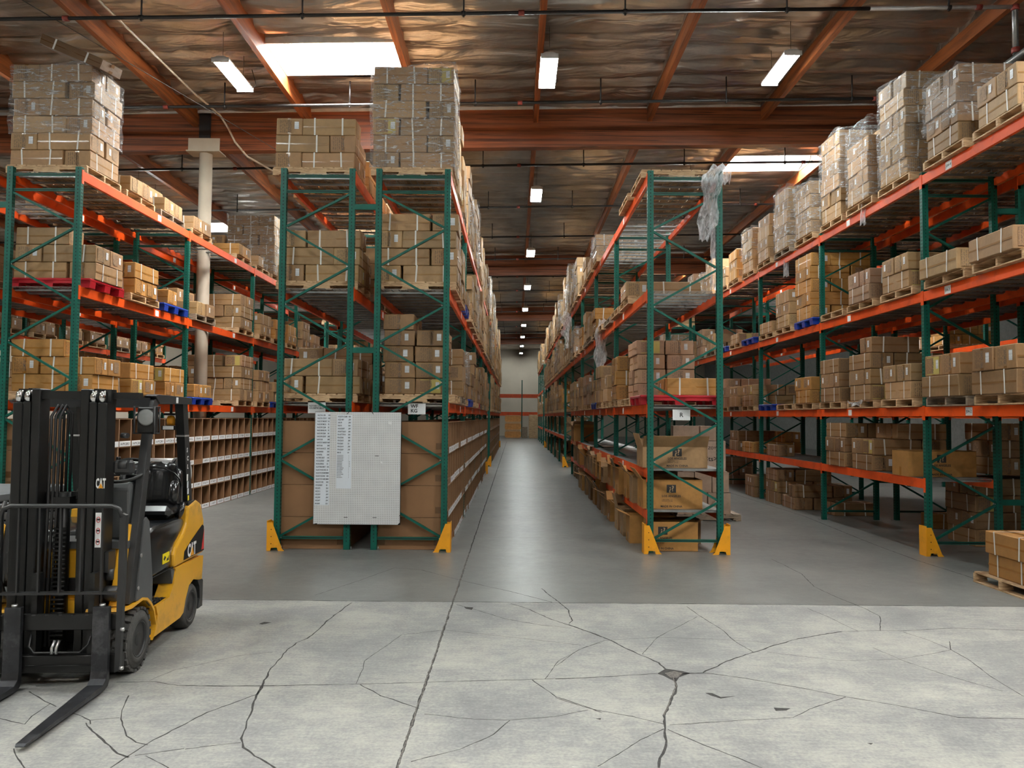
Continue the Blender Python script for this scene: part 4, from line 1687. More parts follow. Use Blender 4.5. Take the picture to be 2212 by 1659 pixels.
def make_scribble():
    m, nt, b = new_mat('scribble_label')
    oi = nt.nodes.new('ShaderNodeObjectInfo')
    tc = nt.nodes.new('ShaderNodeTexCoord')
    ad = N(nt, 'ShaderNodeVectorMath', operation='ADD')
    nt.links.new(tc.outputs['Object'], ad.inputs[0])
    nt.links.new(oi.outputs['Location'], ad.inputs[1])
    mp = N(nt, 'ShaderNodeMapping')
    mp.inputs['Scale'].default_value = (1, 34, 22)
    nt.links.new(ad.outputs[0], mp.inputs[0])
    n = noise(nt, mp.outputs[0], 1.0, 2, 0.6, 1.5)
    sx = nt.nodes.new('ShaderNodeSeparateXYZ')
    nt.links.new(tc.outputs['Object'], sx.inputs[0])
    inz = mth(nt, 'MULTIPLY', mth(nt, 'GREATER_THAN', sx.outputs['Z'], .025), mth(nt, 'LESS_THAN', sx.outputs['Z'], .065))
    iny = mth(nt, 'MULTIPLY', mth(nt, 'GREATER_THAN', sx.outputs['Y'], .06), mth(nt, 'LESS_THAN', sx.outputs['Y'], .30))
    line = mth(nt, 'LESS_THAN', mth(nt, 'ABSOLUTE', mth(nt, 'SUBTRACT', n, .5)), .035)
    ink = mth(nt, 'MULTIPLY', mth(nt, 'MULTIPLY', inz, iny), line)
    c = mixc(nt, ink, (0.84, 0.84, 0.84), (0.03, 0.03, 0.04))
    nt.links.new(c, b.inputs['Base Color'])
    b.inputs['Roughness'].default_value = 0.55
    MATS['scribble_label'] = m


make_scribble()


def bin_mesh():
    mb = MB()
    t = .007
    mb.box(0, BD, 0, BW, 0, t)
    mb.box(0, BD, 0, BW, BH - t, BH - .001)
    mb.box(0, t, 0, BW, t, BH - t)
    for i in range(4):
        y = (BW - t) * i / 3
        if 0 < i < 3:
            mb.box(t, BD - .002, y - .006, y + .012, t, BH - t)
        else:
            mb.box(t, BD, y, y + t, t, BH - t)
    mb.box(BD - t, BD, t, BW - t, t, .095)
    # pale cut edges
    e = .0015
    for i in range(4):
        y = (BW - t) * i / 3
        mb.box(BD, BD + e, max(0, y - .006), min(BW, y + .012), .095, BH, 1)
    mb.box(BD, BD + e, 0, BW, BH - t, BH - .001, 1)
    mb.box(BD, BD + e * 4, 0, BW, 0, t, 1)
    # creases in the side
    return mb.data('cardboard_bin_unit', ['bin_card', 'bin_card_edge'])


M_BIN = bin_mesh()
M_BLAB = [MB().box(0, .002, 0, .36 + .01 * k, 0, .085).data('paper_label', ['scribble_label']) for k in range(2)]
M_BLAB0 = MB().box(0, .002, 0, .36, 0, .085).data('paper_label', ['paper_white'])
M_TAPE = MB().box(0, .13, -.0016, 0, 0, .09).data('tape_patch', ['tape_brown'])
ROWW = ['bottom', 'second', 'third', 'top']
codes = ['H-PYC28084', 'H-PYC28091', 'H-PYC2815', 'H-PYC28125', 'BC-28639', 'H-PYC2802', 'H-PYC2804', 'H-PYC2801', 'H-PYC2813', 'H-PYC28110', 'BG-2841', 'H-PYC2835']
ci = 0


def bins(x_face, sgn, ys, rack_name, labels=True, written=False):
    global ci
    for b_, y in enumerate(ys):
        for s_ in range(3):
            yy = y + PD + .012 + s_ * 1.218
            for k in range(4):
                lab = 'cardboard bin unit, %s row, %s from near end of bay %s, %s' % (ROWW[k], SLOTW[s_], ORD2[b_], rack_name)
                dx = rng.uniform(-.012, .008)
                if sgn > 0:
                    o = put('cardboard_bin_unit', M_BIN, None, (x_face - BD + dx, yy, .004 + k * (BH + .005)))
                else:
                    o = put('cardboard_bin_unit', M_BIN, None, (x_face + BD + dx, yy + BW, .004 + k * (BH + .005)), math.pi)
                tag(o, lab, 'storage bins', 'cardboard bin units')
                if rack_name == 'forklift rack' and abs(yy + .6 - cy_) < .62:
                    o.scale = (.27, 1, 1)          # cut short in front of the column
                    o.location.x = x_face - BD * .27 + dx
                if sgn < 0 and s_ == 0 and b_ == 0:
                    put('tape_patch', M_TAPE, o, (.16, BW, .06), math.pi)
                put('tape_patch', M_TAPE, o, (.03, 0, .06))
                if sgn > 0:
                    put('tape_patch', M_TAPE, o, (.86, 0, .06))
                if labels:
                    for q in range(3):
                        if rng.random() < (.03 if written else .15):
                            continue
                        w_ = written and b_ == 0
                        l_ = put('paper_label', M_BLAB0 if w_ else M_BLAB[q % 2], o, (BD + .007, .02 + q * .40, .008))
                        if w_:
                            text('handwriting', codes[ci % len(codes)], .058, 'ink_black', l_, (.0035, .03, .02), (R(90), 0, R(90)), 'LEFT', shear=.2)
                            ci += 1


bins(L1 + RD + .0, 1, n4, 'forklift rack', True, True)
bins(LC2 + RD + .0, 1, n4, 'pegboard rack inner row')
bins(LC1 + .0, -1, n4[:1], 'pegboard rack outer row', False)
# beyond the cross-aisle the same units close up the bottom of the far row
for j, y in enumerate(FAR_Y[:5]):
    for k in range(4):
        for s_ in range(3):
            o = put('cardboard_bin_unit', M_BIN, None, (LC2 + RD - BD + rng.uniform(-.01, .01), y + PD + .012 + s_ * 1.218, .004 + k * (BH + .005)))
            tag(o, 'cardboard bin unit, %s row, %s from near end of bay %s, far pegboard row' % (ROWW[k], SLOTW[s_], ORD2[j]), 'storage bins', 'cardboard bin units')

# ------------------------------------------------------------------ pegboard hung on the rack end
bx0, bx1, bz0, bz1 = -2.845, -1.622, .372, 1.960
by = Y0 - .045
peg = thing('pegboard', 'large white pegboard with two columns of printed stock codes, hung on the rack end', 'notice board', (bx0, by, bz0))
bw, bh = bx1 - bx0, bz1 - bz0
m = MB()
m.prism([(0, .0), (.05, .012), (.055, 0), (bw - .03, 0), (bw, .03), (bw, .12), (bw - .012, .125), (bw, .135), (bw, bh), (0, bh)], 0, .012, 'Y')
m.build('board', 'pegboard_white', peg)
MB().box(-.006, bw + .006, .012, .03, -.006, bh + .004).build('back_frame', 'black_gap', peg)
c1 = ['RAZ101-CM', 'RAZ101-ZLRY', 'RAZ107-MGRY', 'RAZ107-MCX', 'RAZ107-ZLM', 'RAZ108-RLVX', 'RAZ109-ZLM', 'RAZ109-ZLRY', 'RAY5120', 'RAY5151-MGRY', 'RAY5160', 'RAY5160-RCZ', 'RAN04000', 'RCP6742',
      'RCTER12057', 'RCULZ0202', 'RCULZ0022', 'GLAT006-MXY', 'GLACV1025-RE', 'GLACV120-MGRY', 'GLACV125-RE', 'GLACV151-MCX', 'GLACV1102', 'HYG20469', 'KK2475', 'KK2512', 'KK2509', 'KK2590', 'KK2607', 'KK4205']
q1 = [300, 300, 50, 75, 25, 75, 50, 200, 200, 400, 300, 300, 300, 500, 100, 200, 25, 150, 25, 200, 300, 400, 500, 50, 250, 250, 200, 200, 200, 225]
i1 = {9, 15, 19, 21, 26, 27, 28}
c2 = ['KK2575-CLMR', 'KZL1487', 'KB-70', 'KB-70', 'KG-K2697', 'PS-NTT2653', 'PS-NTT7914', 'PS-K2506', 'PS-K2632', 'PS-K2601', 'PS-K2614', 'PS-K2624', 'KB-23']
q2 = [400, 200, 200, 500, 200, 200, 200, 300, 200, 25, 200, 200, 50]
i2 = {1, 2, 4, 5, 8, 10, 11}
c3 = ['LZH-NOTTLE-5', 'LZH-NOTTLE-6', 'LZH-NOTTLE-7', 'LZH-NOTTLE-8', 'SNGLE-KRTC', 'SNGLE-KRTS', 'SNGLE-KRTL', 'SNGLE-KRTX', 'PRL-K-LRMPTGR', 'PRL-K-GRGMK', 'PRL-K-NRGL', 'PRL-K-CRTTL', 'PRL-K-LRTSRMK', 'PRL-K-LTS', 'PRL-K-NKTTL']
simple('paper_blue', (0.74, 0.78, 0.84), 0.5, var=.02)
simple('ink_board', (0.05, 0.055, 0.07), 0.5)
MB().box(.012, .215, -.0012, 0, bh - 1.32, bh - .02).build('paper_list', 'paper_blue', peg)
MB().box(.315, .525, -.0012, 0, bh - 1.085, bh - .04).build('paper_list', 'paper_blue', peg)
FR = (R(90), 0, 0)
for i, (a, q) in enumerate(zip(c1, q1)):
    z = bh - .057 - i * .0431
    x = .035 - i * .0006
    text('printed_code', a, .026, 'ink_board', peg, (x, -.0022, z), FR, shear=.3 if i in i1 else 0, bold=.0006).scale = (.82, 1.1, 1)
    text('printed_quantity', str(q), .026, 'ink_board', peg, (x + .15, -.0022, z), FR, shear=.3 if i in i1 else 0, bold=.0006).scale = (.82, 1.1, 1)
for i, (a, q) in enumerate(zip(c2, q2)):
    z = bh - .075 - i * .0425
    text('printed_code', a, .026, 'ink_board', peg, (.328 - i * .0005, -.0022, z), FR, shear=.3 if i in i2 else 0, bold=.0006).scale = (.82, 1.1, 1)
    text('printed_quantity', str(q), .026, 'ink_board', peg, (.475 - i * .0005, -.0022, z), FR, shear=.3 if i in i2 else 0, bold=.0006).scale = (.82, 1.1, 1)
for i, a in enumerate(c3):
    z = bh - .62 - i * .0222
    text('printed_code', a, .013, 'ink_board', peg, (.322, -.0022, z), FR, bold=.0005)
    text('printed_quantity', '5' if i < 4 or i > 7 else '100', .013, 'ink_board', peg, (.485, -.0022, z), FR, bold=.0005)
for x, z in ((.86, .965), (.43, .095), (.84, .095)):
    MB().box(x, x + .055, -.002, .001, z, z + .007).build('slot', 'black_gap', peg)
MB().prism([(.94, .90), (.975, .875), (.96, .86), (.945, .87)], -.006, -.001, 'Y').build('torn_scrap', 'paper_white', peg)
MB().prism([(1.04, 1.46), (1.09, 1.46), (1.09, 1.41), (1.05, 1.42)], -.003, -.001, 'Y').build('torn_scrap', 'paper_white', peg)
for x0_, x1_ in ((.49, .455), (.80, .83)):
    MB().tube([(x1_, -.006, bh - .03), (x0_, .0, bh + .02), (x0_, .03, bh + .05)], .004, 6).build('hanging_hook', 'black_gap', peg)

simple('sleeve_plastic', (0.72, 0.73, 0.74), 0.12, var=.03, bmp=.4)
for nm, x, z, txt, s_ in (('WF KG', -1.545, 1.955, 'WF\nKG', .07), ('code', -2.99, 1.96, 'RZYXR CN CX\nKN BIFW 8KX', .034), ('letter', 2.27, 1.90, 'R', .085)):
    o = thing('hanging_sign', {'WF KG': 'small white plastic-sleeved sign lettered WF KG under the lowest deck of the pegboard rack', 'code': 'small white sign with two code lines beside the pegboard top corner',
                               'letter': 'small white sign with letter R under the deck of the open-shelf rack'}[nm], 'sign', (x, Y0 + .10, z - .02))
    MB().cbox(0, .255, 0, .006, 0, .155, .002).build('plastic_sleeve', 'sleeve_plastic', o)
    MB().tube([(.03, .003, .15), (.03, .003, .17)], .002, 5).build('hook', 'black_gap', o)
    text('lettering', txt, s_, 'ink_black', o, (.04 if nm == 'WF KG' else .1 if nm == 'letter' else .02, -.001, .095 if nm != 'letter' else .05), FR, spacing=.95, bold=.002 if s_ > .05 else .0005)


# ------------------------------------------------------------------ special cartons in and beside the open-shelf rack
def flap_box(name, label, L, W, H, x, y, z, col_, rz=0.0, flaps=(1, 1, 1, 1), logo=False, group=None, printed=None, cat='carton', open_top=True):
    """open-topped carton; L along x, W along y; flaps: -y, +y, -x, +x"""
    o = thing(name, label, cat, (x, y, z), rz, group)
    t = .006
    m = MB()
    m.box(0, L, 0, W, 0, t)
    m.box(0, L, 0, t, t, H)
    m.box(0, L, W - t, W, t, H)
    m.box(0, t, t, W - t, t, H)
    m.box(L - t, L, t, W - t, t, H)
    if not open_top:
        m.box(0, L, 0, W, H - t, H)
    e = .001
    m.box(.01, L - .01, -e, 0, H * .48, H * .5, 0)
    m.box(-e, 0, W / 2 - .03, W / 2 + .03, .0, H * .35, 1)
    b = m.build('box_body', ['cardboard', 'tape_clear'], o)
    b.color = (*col_, 1)
    if open_top:
        f = min(W * .48, .2)
        rr = random.Random(int(x * 100 + y * 10))
        for i, on in enumerate(flaps):
            if not on:
                continue
            a = R(rr.uniform(15, 75)) * (1 if on == 1 else -.3)
            m = MB()
            if i == 0:
                m.add([(0, 0, H), (L, 0, H), (L, -f * SIN(a), H + f * COS(a)), (0, -f * SIN(a), H + f * COS(a))], [(0, 1, 2, 3)])
            elif i == 1:
                m.add([(0, W, H), (L, W, H), (L, W + f * SIN(a), H + f * COS(a)), (0, W + f * SIN(a), H + f * COS(a))], [(0, 1, 2, 3)])
            elif i == 2:
                m.add([(0, 0, H), (0, W, H), (-f * SIN(a), W, H + f * COS(a)), (-f * SIN(a), 0, H + f * COS(a))], [(0, 1, 2, 3)])
            else:
                m.add([(L, 0, H), (L, W, H), (L + f * SIN(a), W, H + f * COS(a)), (L + f * SIN(a), 0, H + f * COS(a))], [(0, 1, 2, 3)])
            q = m.build('flap', 'cardboard', o)
            so = q.modifiers.new('thickness', 'SOLIDIFY')
            so.thickness = .005
            q.color = (*[c * 1.12 for c in col_], 1)
    if logo:
        lx = L * logo
        s_ = .135
        MB().box(lx, lx + s_, -.0016, -.001, H * .55, H * .55 + s_ * .85).build('logo_square', 'ink_black', o)
        text('logo_glyph', '\u00bf?', .115, 'cardboard_plain', o, (lx + s_ / 2, -.0024, H * .55 + .022), FR, 'CENTER', bold=.0015)
        text('printed_text', 'LOS ANGELES', .044, 'ink_black', o, (lx + s_ / 2, -.0016, H * .40), FR, 'CENTER', bold=.001)
        text('printed_text', 'CARTON#: 1-10\nWEIGHT: 30 LBS', .022, 'ink_black', o, (lx + s_ / 2 - .14, -.0016, H * .30), FR, 'LEFT')
        text('printed_text', 'MADE IN CHINA', .042, 'ink_black', o, (lx + s_ / 2, -.0016, H * .05), FR, 'CENTER', bold=.001)
    for (txt, sz, tx, tz) in printed or ():
        text('printed_text', txt, sz, 'ink_black', o, (tx, -.0016, tz), FR, bold=.001)
    return o


simple('cardboard_plain', (0.46, 0.30, 0.16), .7, var=.05)
T_, O_, P_, B_ = TONE['t'], TONE['o'], TONE['p'], TONE['b']
flap_box('printed_carton', 'large open tan carton printed LOS ANGELES on the upper low shelf of the open-shelf rack', .94, .55, .30, 1.86, Y0 + .22, 1.191, T_, flaps=(1, 1, 1, 0), logo=.46)
flap_box('printed_carton', 'orange-brown carton printed LOS ANGELES on the lower shelf of the open-shelf rack', .86, .5, .42, 1.86, Y0 + .2, .601, O_, flaps=(0, 0, 1, 0), logo=.40, open_top=True)
flap_box('printed_carton', 'orange-brown carton with a dark logo on the floor behind the yellow column guards', .70, .5, .42, 1.95, Y0 + .18, 0, O_, flaps=(0, 0, 0, 0), logo=.18, open_top=False)
flap_box('plain_carton', 'brown carton on the floor behind the logo carton under the open-shelf rack', .5, .4, .36, 2.35, Y0 + .85, 0, B_, open_top=False, flaps=(0, 0, 0, 0))
o = flap_box('printed_carton', 'large brown carton with a dark logo at the near end of the bare low level', 1.0, .5, .38, R1 - .02, Y0 + .45, LOW, O_, flaps=(0, 0, 0, 0), logo=.42, open_top=False)
spots = [(12.05, .601, .4), (12.75, .601, .42), (13.35, .601, .44), (14.2, .601, .4), (14.95, .601, .42), (15.7, .601, .3), (16.5, .601, .36), (17.3, .601, .42), (18.0, .601, .42), (19.2, .601, .5), (20.0, .601, .3), (21.4, .601, .42), (22.3, .601, .4), (23.6, .601, .46),
         (11.95, 0, .42), (12.65, 0, .40), (13.3, 0, .42), (14.4, 0, .36), (15.3, 0, .42), (16.2, 0, .40), (17.1, 0, .44), (18.1, 0, .38), (19.3, 0, .45), (20.4, 0, .4), (21.2, 0, .42),
         (23.3, 1.191, .42), (24.2, 1.191, .46), (25.1, 1.191, .44)]
used = {}
for i, (y, z, h) in enumerate(spots):
    lvl = {.601: 'lower shelf', 0: 'floor', 1.191: 'upper low shelf'}[z]
    used[z] = used.get(z, 0) + 1
    tone = rng.choice([O_, T_, B_])
    flap_box('open_carton', 'open-flapped carton, %s from the near end, %s of the open-shelf rack' % (names[used[z] - 1], lvl), rng.uniform(.5, .85), rng.uniform(.36, .46), h,
             RC - (.13 if z == 0 else rng.uniform(.05, .14)), y, z, tone, rz=R(rng.uniform(-2, 3)), flaps=rng.choice([(1, 1, 1, 0), (1, 0, 1, 1), (0, 1, 1, 0), (0, 0, 1, 0)]),
             group='open cartons in the open-shelf rack')
# pallet in the next aisle with pale cartons
px_, py_ = 3.03, 14.6
o = place_pallet('g', px_, py_, 0, 'dark wooden pallet on the floor beside the open-shelf rack under pale printed cartons', True)
PK = (0.47, 0.34, 0.25)
flap_box('plain_carton', 'pale carton printed SCAPE, bottom left of the floor stack beside the open-shelf rack', .55, .5, .40, px_ + .02, py_ + .02, .126, PK, flaps=(0,) * 4, open_top=False, printed=[('SCAPE', .07, .16, .05)])
flap_box('plain_carton', 'pale carton, bottom row outer side of the floor stack beside the open-shelf rack', .42, .5, .40, px_ + .59, py_ + .02, .126, PK, flaps=(0,) * 4, open_top=False)
for i, nm in enumerate(('inner', 'middle', 'outer')):
    flap_box('plain_carton', 'pale carton, second row, %s of three, floor stack beside the open-shelf rack' % nm, .31, .5, .38, px_ + .02 + i * .325, py_ + .02, .529, PK, flaps=(0,) * 4, open_top=False)
flap_box('plain_carton', 'big whitish carton printed ZOYA with a diamond mark, floor stack beside the open-shelf rack', .80, .6, .58, px_ + .12, py_ + .02, .912, (0.56, 0.43, 0.34), flaps=(0,) * 4, open_top=False,
         printed=[('BY ZOYA', .075, .36, .42), ('<ts>', .13, .40, .20)])
flap_box('plain_carton', 'pale carton on top of the floor stack, nearer the open-shelf rack', .48, .5, .27, px_ - .06, py_ + .02, 1.495, PK, flaps=(0,) * 4, open_top=False)
flap_box('plain_carton', 'narrow pale carton on top of the floor stack, away from the open-shelf rack', .30, .5, .27, px_ + .45, py_ + .02, 1.495, PK, flaps=(0,) * 4, open_top=False)
# a brown flat carton lying tilted on top of the tall wrapped load behind the forklift
c = dict(t='A')
o = put('tilted_carton', CM[('A', 1)][0], None, (L1 + .72, Y0 + .5, 7.27), 0)
o.rotation_euler = (R(4), R(24), R(-8))
o.scale = (1.4, 1.2, .6)
o.color = (.15, .08, .035, 1)
tag(o, 'brown flat carton lying tilted on top of the tallest film-wrapped load', 'carton')
for s_ in CM[('A', 1)][1]:
    put('strap', s_, o)


# ------------------------------------------------------------------ stretch film
def film_shell(x0, y0, z0, h, dims, seed, lean=0):
    r_ = random.Random(seed)
    L, W, H = dims
    hx, hy = .615, (W * 2 + .03) / 2
    cx_, cy_ = x0 + .6, y0 + .5
    per = []
    n = 10
    for (ax, ay, bx_, by_) in ((-hx, -hy, hx, -hy), (hx, -hy, hx, hy), (hx, hy, -hx, hy), (-hx, hy, -hx, -hy)):
        for k in range(n):
            t = k / n
            per.append((ax + (bx_ - ax) * t, ay + (by_ - ay) * t))
    rows = max(6, int(h / .09))
    vs = []
    NP = len(per)
    ph = [r_.uniform(0, 6.28) for _ in range(6)]
    for j in range(rows + 1):
        t = j / rows
        z = z0 + .02 + (h - .0) * t
        for i, (px_, py_) in enumerate(per):
            d = .012 + .012 * math.sin(i * .9 + ph[0] + j * .7) * math.sin(j * 1.3 + ph[1]) + r_.uniform(0, .016)
            s_ = 1 + d / .6
            zz = z + .05 * math.sin(i * .35 + ph[2]) * t
            vs.append((cx_ + px_ * s_, cy_ + py_ * s_, zz))
    fs = [(j * NP + i, j * NP + (i + 1) % NP, (j + 1) * NP + (i + 1) % NP, (j + 1) * NP + i) for j in range(rows) for i in range(NP)]
    m = MB().add(vs, fs, 0, True)
    # a loose skirt folded over the top
    o_ = len(m.v)
    top = vs[-NP:]
    inner = [(cx_ + (x - cx_) * .82, cy_ + (y - cy_) * .82, z + r_.uniform(-.0, .05)) for x, y, z in top]
    m.add(top + inner, [(i, (i + 1) % NP, NP + (i + 1) % NP, NP + i) for i in range(NP)], 0, True)
    return m


for n, (xx, yy, zt, h, where, dims) in enumerate(WRAPS):
    if math.hypot(xx, yy) > 34:
        continue
    hh = h * (1.0 if n % 3 else .7)
    o = film_shell(xx, yy, zt + (h - hh), hh, dims, 50 + n).build('stretch_wrap', 'stretch_film')
    tag(o, 'crinkled stretch wrap, %s' % where, 'stretch wrap', 'stretch wrap on the loads')


def drape(pts, widths, seed, label):
    """crumpled hanging sheet: centre line and half-widths, folded in depth"""
    r_ = random.Random(seed)
    nu = 14
    P, Wd = [], []
    for i in range(len(pts) - 1):
        a, b_ = Vector(pts[i]), Vector(pts[i + 1])
        k = max(2, int((b_ - a).length / .035))
        for q in range(k):
            P.append(a.lerp(b_, q / k))
            Wd.append(widths[i] + (widths[i + 1] - widths[i]) * q / k)
    ph = [r_.uniform(0, 6) for _ in range(8)]
    vs = []
    for i, (p, w) in enumerate(zip(P, Wd)):
        w *= 1 + .18 * math.sin(i * .45 + ph[0])
        for k in range(nu + 1):
            u = k / nu * 2 - 1
            d = .05 * math.sin(u * 5 + ph[1] + i * .12) + .015 * math.sin(u * 11 + i * .3 + ph[2]) + r_.uniform(-.004, .004)
            vs.append((p.x + u * w, p.y + d, p.z + .02 * math.sin(u * 5 + i) + r_.uniform(-.006, .006)))
    fs = [(i * (nu + 1) + k, i * (nu + 1) + k + 1, (i + 1) * (nu + 1) + k + 1, (i + 1) * (nu + 1) + k) for i in range(len(P) - 1) for k in range(nu)]
    o = MB().add(vs, fs, 0, True).build('plastic_sheet', 'film_dense')
    tag(o, label, 'plastic sheet')
    return o


def film_dense():
    m = bpy.data.materials.new('film_dense')
    m.use_nodes = True
    nt = m.node_tree
    nt.nodes.clear()
    co = objco(nt, (1, 1, .5))
    n = noise(nt, co, 14, 4, .7, 1.0)
    tr = N(nt, 'ShaderNodeBsdfTransparent')
    tl = N(nt, 'ShaderNodeBsdfTranslucent')
    tl.inputs[0].default_value = (.95, .96, 1, 1)
    pr = N(nt, 'ShaderNodeBsdfPrincipled')
    pr.inputs['Base Color'].default_value = (.95, .96, 1, 1)
    pr.inputs['Roughness'].default_value = .18
    a_ = N(nt, 'ShaderNodeMixShader', n0=.5)
    nt.links.new(tl.outputs[0], a_.inputs[1])
    nt.links.new(pr.outputs[0], a_.inputs[2])
    b_ = nt.nodes.new('ShaderNodeMixShader')
    nt.links.new(ramp(nt, n, [(.36, (.22, .22, .22)), (.66, (.78, .78, .78))]), b_.inputs[0])
    nt.links.new(tr.outputs[0], b_.inputs[1])
    nt.links.new(a_.outputs[0], b_.inputs[2])
    o = nt.nodes.new('ShaderNodeOutputMaterial')
    nt.links.new(b_.outputs[0], o.inputs[0])
    MATS['film_dense'] = m


film_dense()
yR = Y0 - .03
o1 = drape([(3.02, yR, 5.30), (3.0, yR, 5.50), (2.93, yR - .02, 5.55), (2.82, yR - .03, 5.42), (2.78, yR - .02, 5.0), (2.74, yR - .02, 4.7), (2.68, yR, 4.42)], [.05, .12, .14, .14, .11, .13, .05], 3, 'torn clear plastic sheet draped over the top corner of the open-shelf rack')
drape([(2.88, yR + .16, 5.3), (2.87, yR + .16, 4.6), (2.86, yR + .14, 3.75)], [.06, .05, .04], 8, 'narrow twisted plastic strip hanging inside the open-shelf rack top corner')
drape([(1.90, 16.9, 4.05), (1.86, 16.9, 3.7), (1.85, 16.9, 3.3), (1.84, 16.9, 2.9)], [.10, .12, .13, .08], 5, 'long clear plastic strip hanging off the middle beam of the open-shelf rack')
drape([(1.88, 26.4, 5.5), (1.9, 26.4, 4.9), (1.88, 26.4, 4.2)], [.3, .34, .15], 6, 'wide plastic sheet hanging at the end of the open-shelf rack by the cross-aisle')
drape([(5.83, 12.95, 5.5), (5.82, 12.95, 5.35), (5.82, 12.95, 5.15)], [.05, .06, .05], 11, 'loose end of stretch film hanging over the top beam of the wrapped-load rack')
drape([(5.80, 13.5, 2.22), (5.80, 13.15, 2.14), (5.80, 12.9, 2.25)], [.05, .10, .09], 12, 'bunched plastic film lying over the lower beam of the wrapped-load rack')
drape([(5.87, 16.8, 5.35), (5.86, 16.8, 5.1), (5.86, 16.8, 4.95)], [.05, .06, .05], 13, 'short film strip dangling below the wrapped load in bay two')

# ------------------------------------------------------------------ the far wall: rack against it, crates, board
r = thing('pallet_rack', 'empty rack with orange beams standing against the far white wall', 'rack', (.65, 74.0, 0))
MB().box(-.045, .045, 0, .9, 0, 5.4).build('upright_frame', 'green_paint', r)
for z in (3.9, 2.2):
    for s_ in (-1, 1):
        MB().box(min(.045 * s_, 3.6 * s_), max(.045 * s_, 3.6 * s_), -.03, .02, z - .2, z + .16).build('beam', 'orange_paint', r)


def crate(x, y, z, label):
    o = thing('shipping_crate', label, 'crate', (x, y, z), 0, 'crates by the far wall')
    w, d, h = 1.45, 1.2, .62
    MB().prism([(.12, 0), (w - .12, 0), (w, .12), (w, h - .12), (w - .12, h), (.12, h), (0, h - .12), (0, .12)], 0, d, 'Y').build('crate_body', 'crate_wood', o)
    m = MB()
    for a in (.0, h - .05):
        m.box(.1, w - .1, -.03, 0, a, a + .05)
    m.build('battens', 'crate_batten', o)
    return o


for k, nm in enumerate(('bottom', 'middle', 'top')):
    crate(-.9, 69.5, .02 + k * .70, '%s of three stacked orange plywood crates near the far wall' % nm)
    if k < 2:
        MB().box(-.9, .5, 69.5, 70.6, .64 + k * .70, .72 + k * .70).build('crate_spacer', 'crate_batten')
for o in [q for q in bpy.data.objects if q.name.startswith('crate_spacer')]:
    tag(o, 'thin wooden spacer board between the stacked crates near the far wall', 'board', 'spacers between the crates')
o = MB().cbox(1.25, 2.05, 69.6, 70.4, 0, 2.1, .01).build('plywood_panel_stack', 'pallet_wood')
tag(o, 'tall stack of speckled particle board beside the crates by the far wall', 'board stack')
o = MB().cbox(.62, 1.15, 70.5, 71, 0, 1.0, .01).build('dark_crate', 'pallet_grey')
tag(o, 'small dark wooden crate between the orange crates and the particle board', 'crate')

# ------------------------------------------------------------------ the forklift
simple('truck_yellow', (0.74, 0.37, 0.022), 0.35, var=.06, scale=3, dirt=(0.42, 0.22, 0.03))
simple('mast_black', (0.0048, 0.0048, 0.005), 0.45, .1, var=.3, scale=8)
simple('frame_grey', (0.018, 0.0185, 0.0195), 0.45, var=.15)
simple('hood_black', (0.006, 0.007, 0.009), 0.22, coat=.15)
simple('seat_black', (0.011, 0.011, 0.012), 0.22, coat=.3)
simple('cowl_grey', (0.075, 0.078, 0.08), 0.5)
simple('tyre_rubber', (0.055, 0.053, 0.05), 0.75, var=.4, scale=8, bmp=.3, dirt=(.05, .045, .04))
simple('rim_dark', (0.03, 0.03, 0.03), 0.5, .3)
simple('chrome', (0.8, 0.8, 0.8), 0.15, 1.0, var=.02)
simple('fork_steel', (0.035, 0.036, 0.04), 0.36, .6, var=.4, scale=6, dirt=(.10, .10, .105))
simple('tank_metal', (0.62, 0.62, 0.62), 0.35, .5, var=.12)
simple('lamp_lens', (0.26, 0.27, 0.27), 0.2, var=.05, scale=40)
simple('amber', (0.85, 0.33, 0.01), 0.2)
simple('decal_white', (0.85, 0.85, 0.85), 0.4, var=.02)
simple('decal_yellow', (0.9, 0.72, 0.01), 0.4, var=.02)
simple('decal_red', (0.6, 0.03, 0.03), 0.4, var=.02)

fk = thing('forklift', 'yellow and black CAT forklift parked with its forks on the floor, pointing at the camera side', 'forklift', (-3.36 * .985, 5.86 * .985, 0), .0785)
fk.scale = (.985, .985, .985)
fk['label'] = 'yellow and black gas forklift with mast, load backrest and lowered forks parked on the floor'


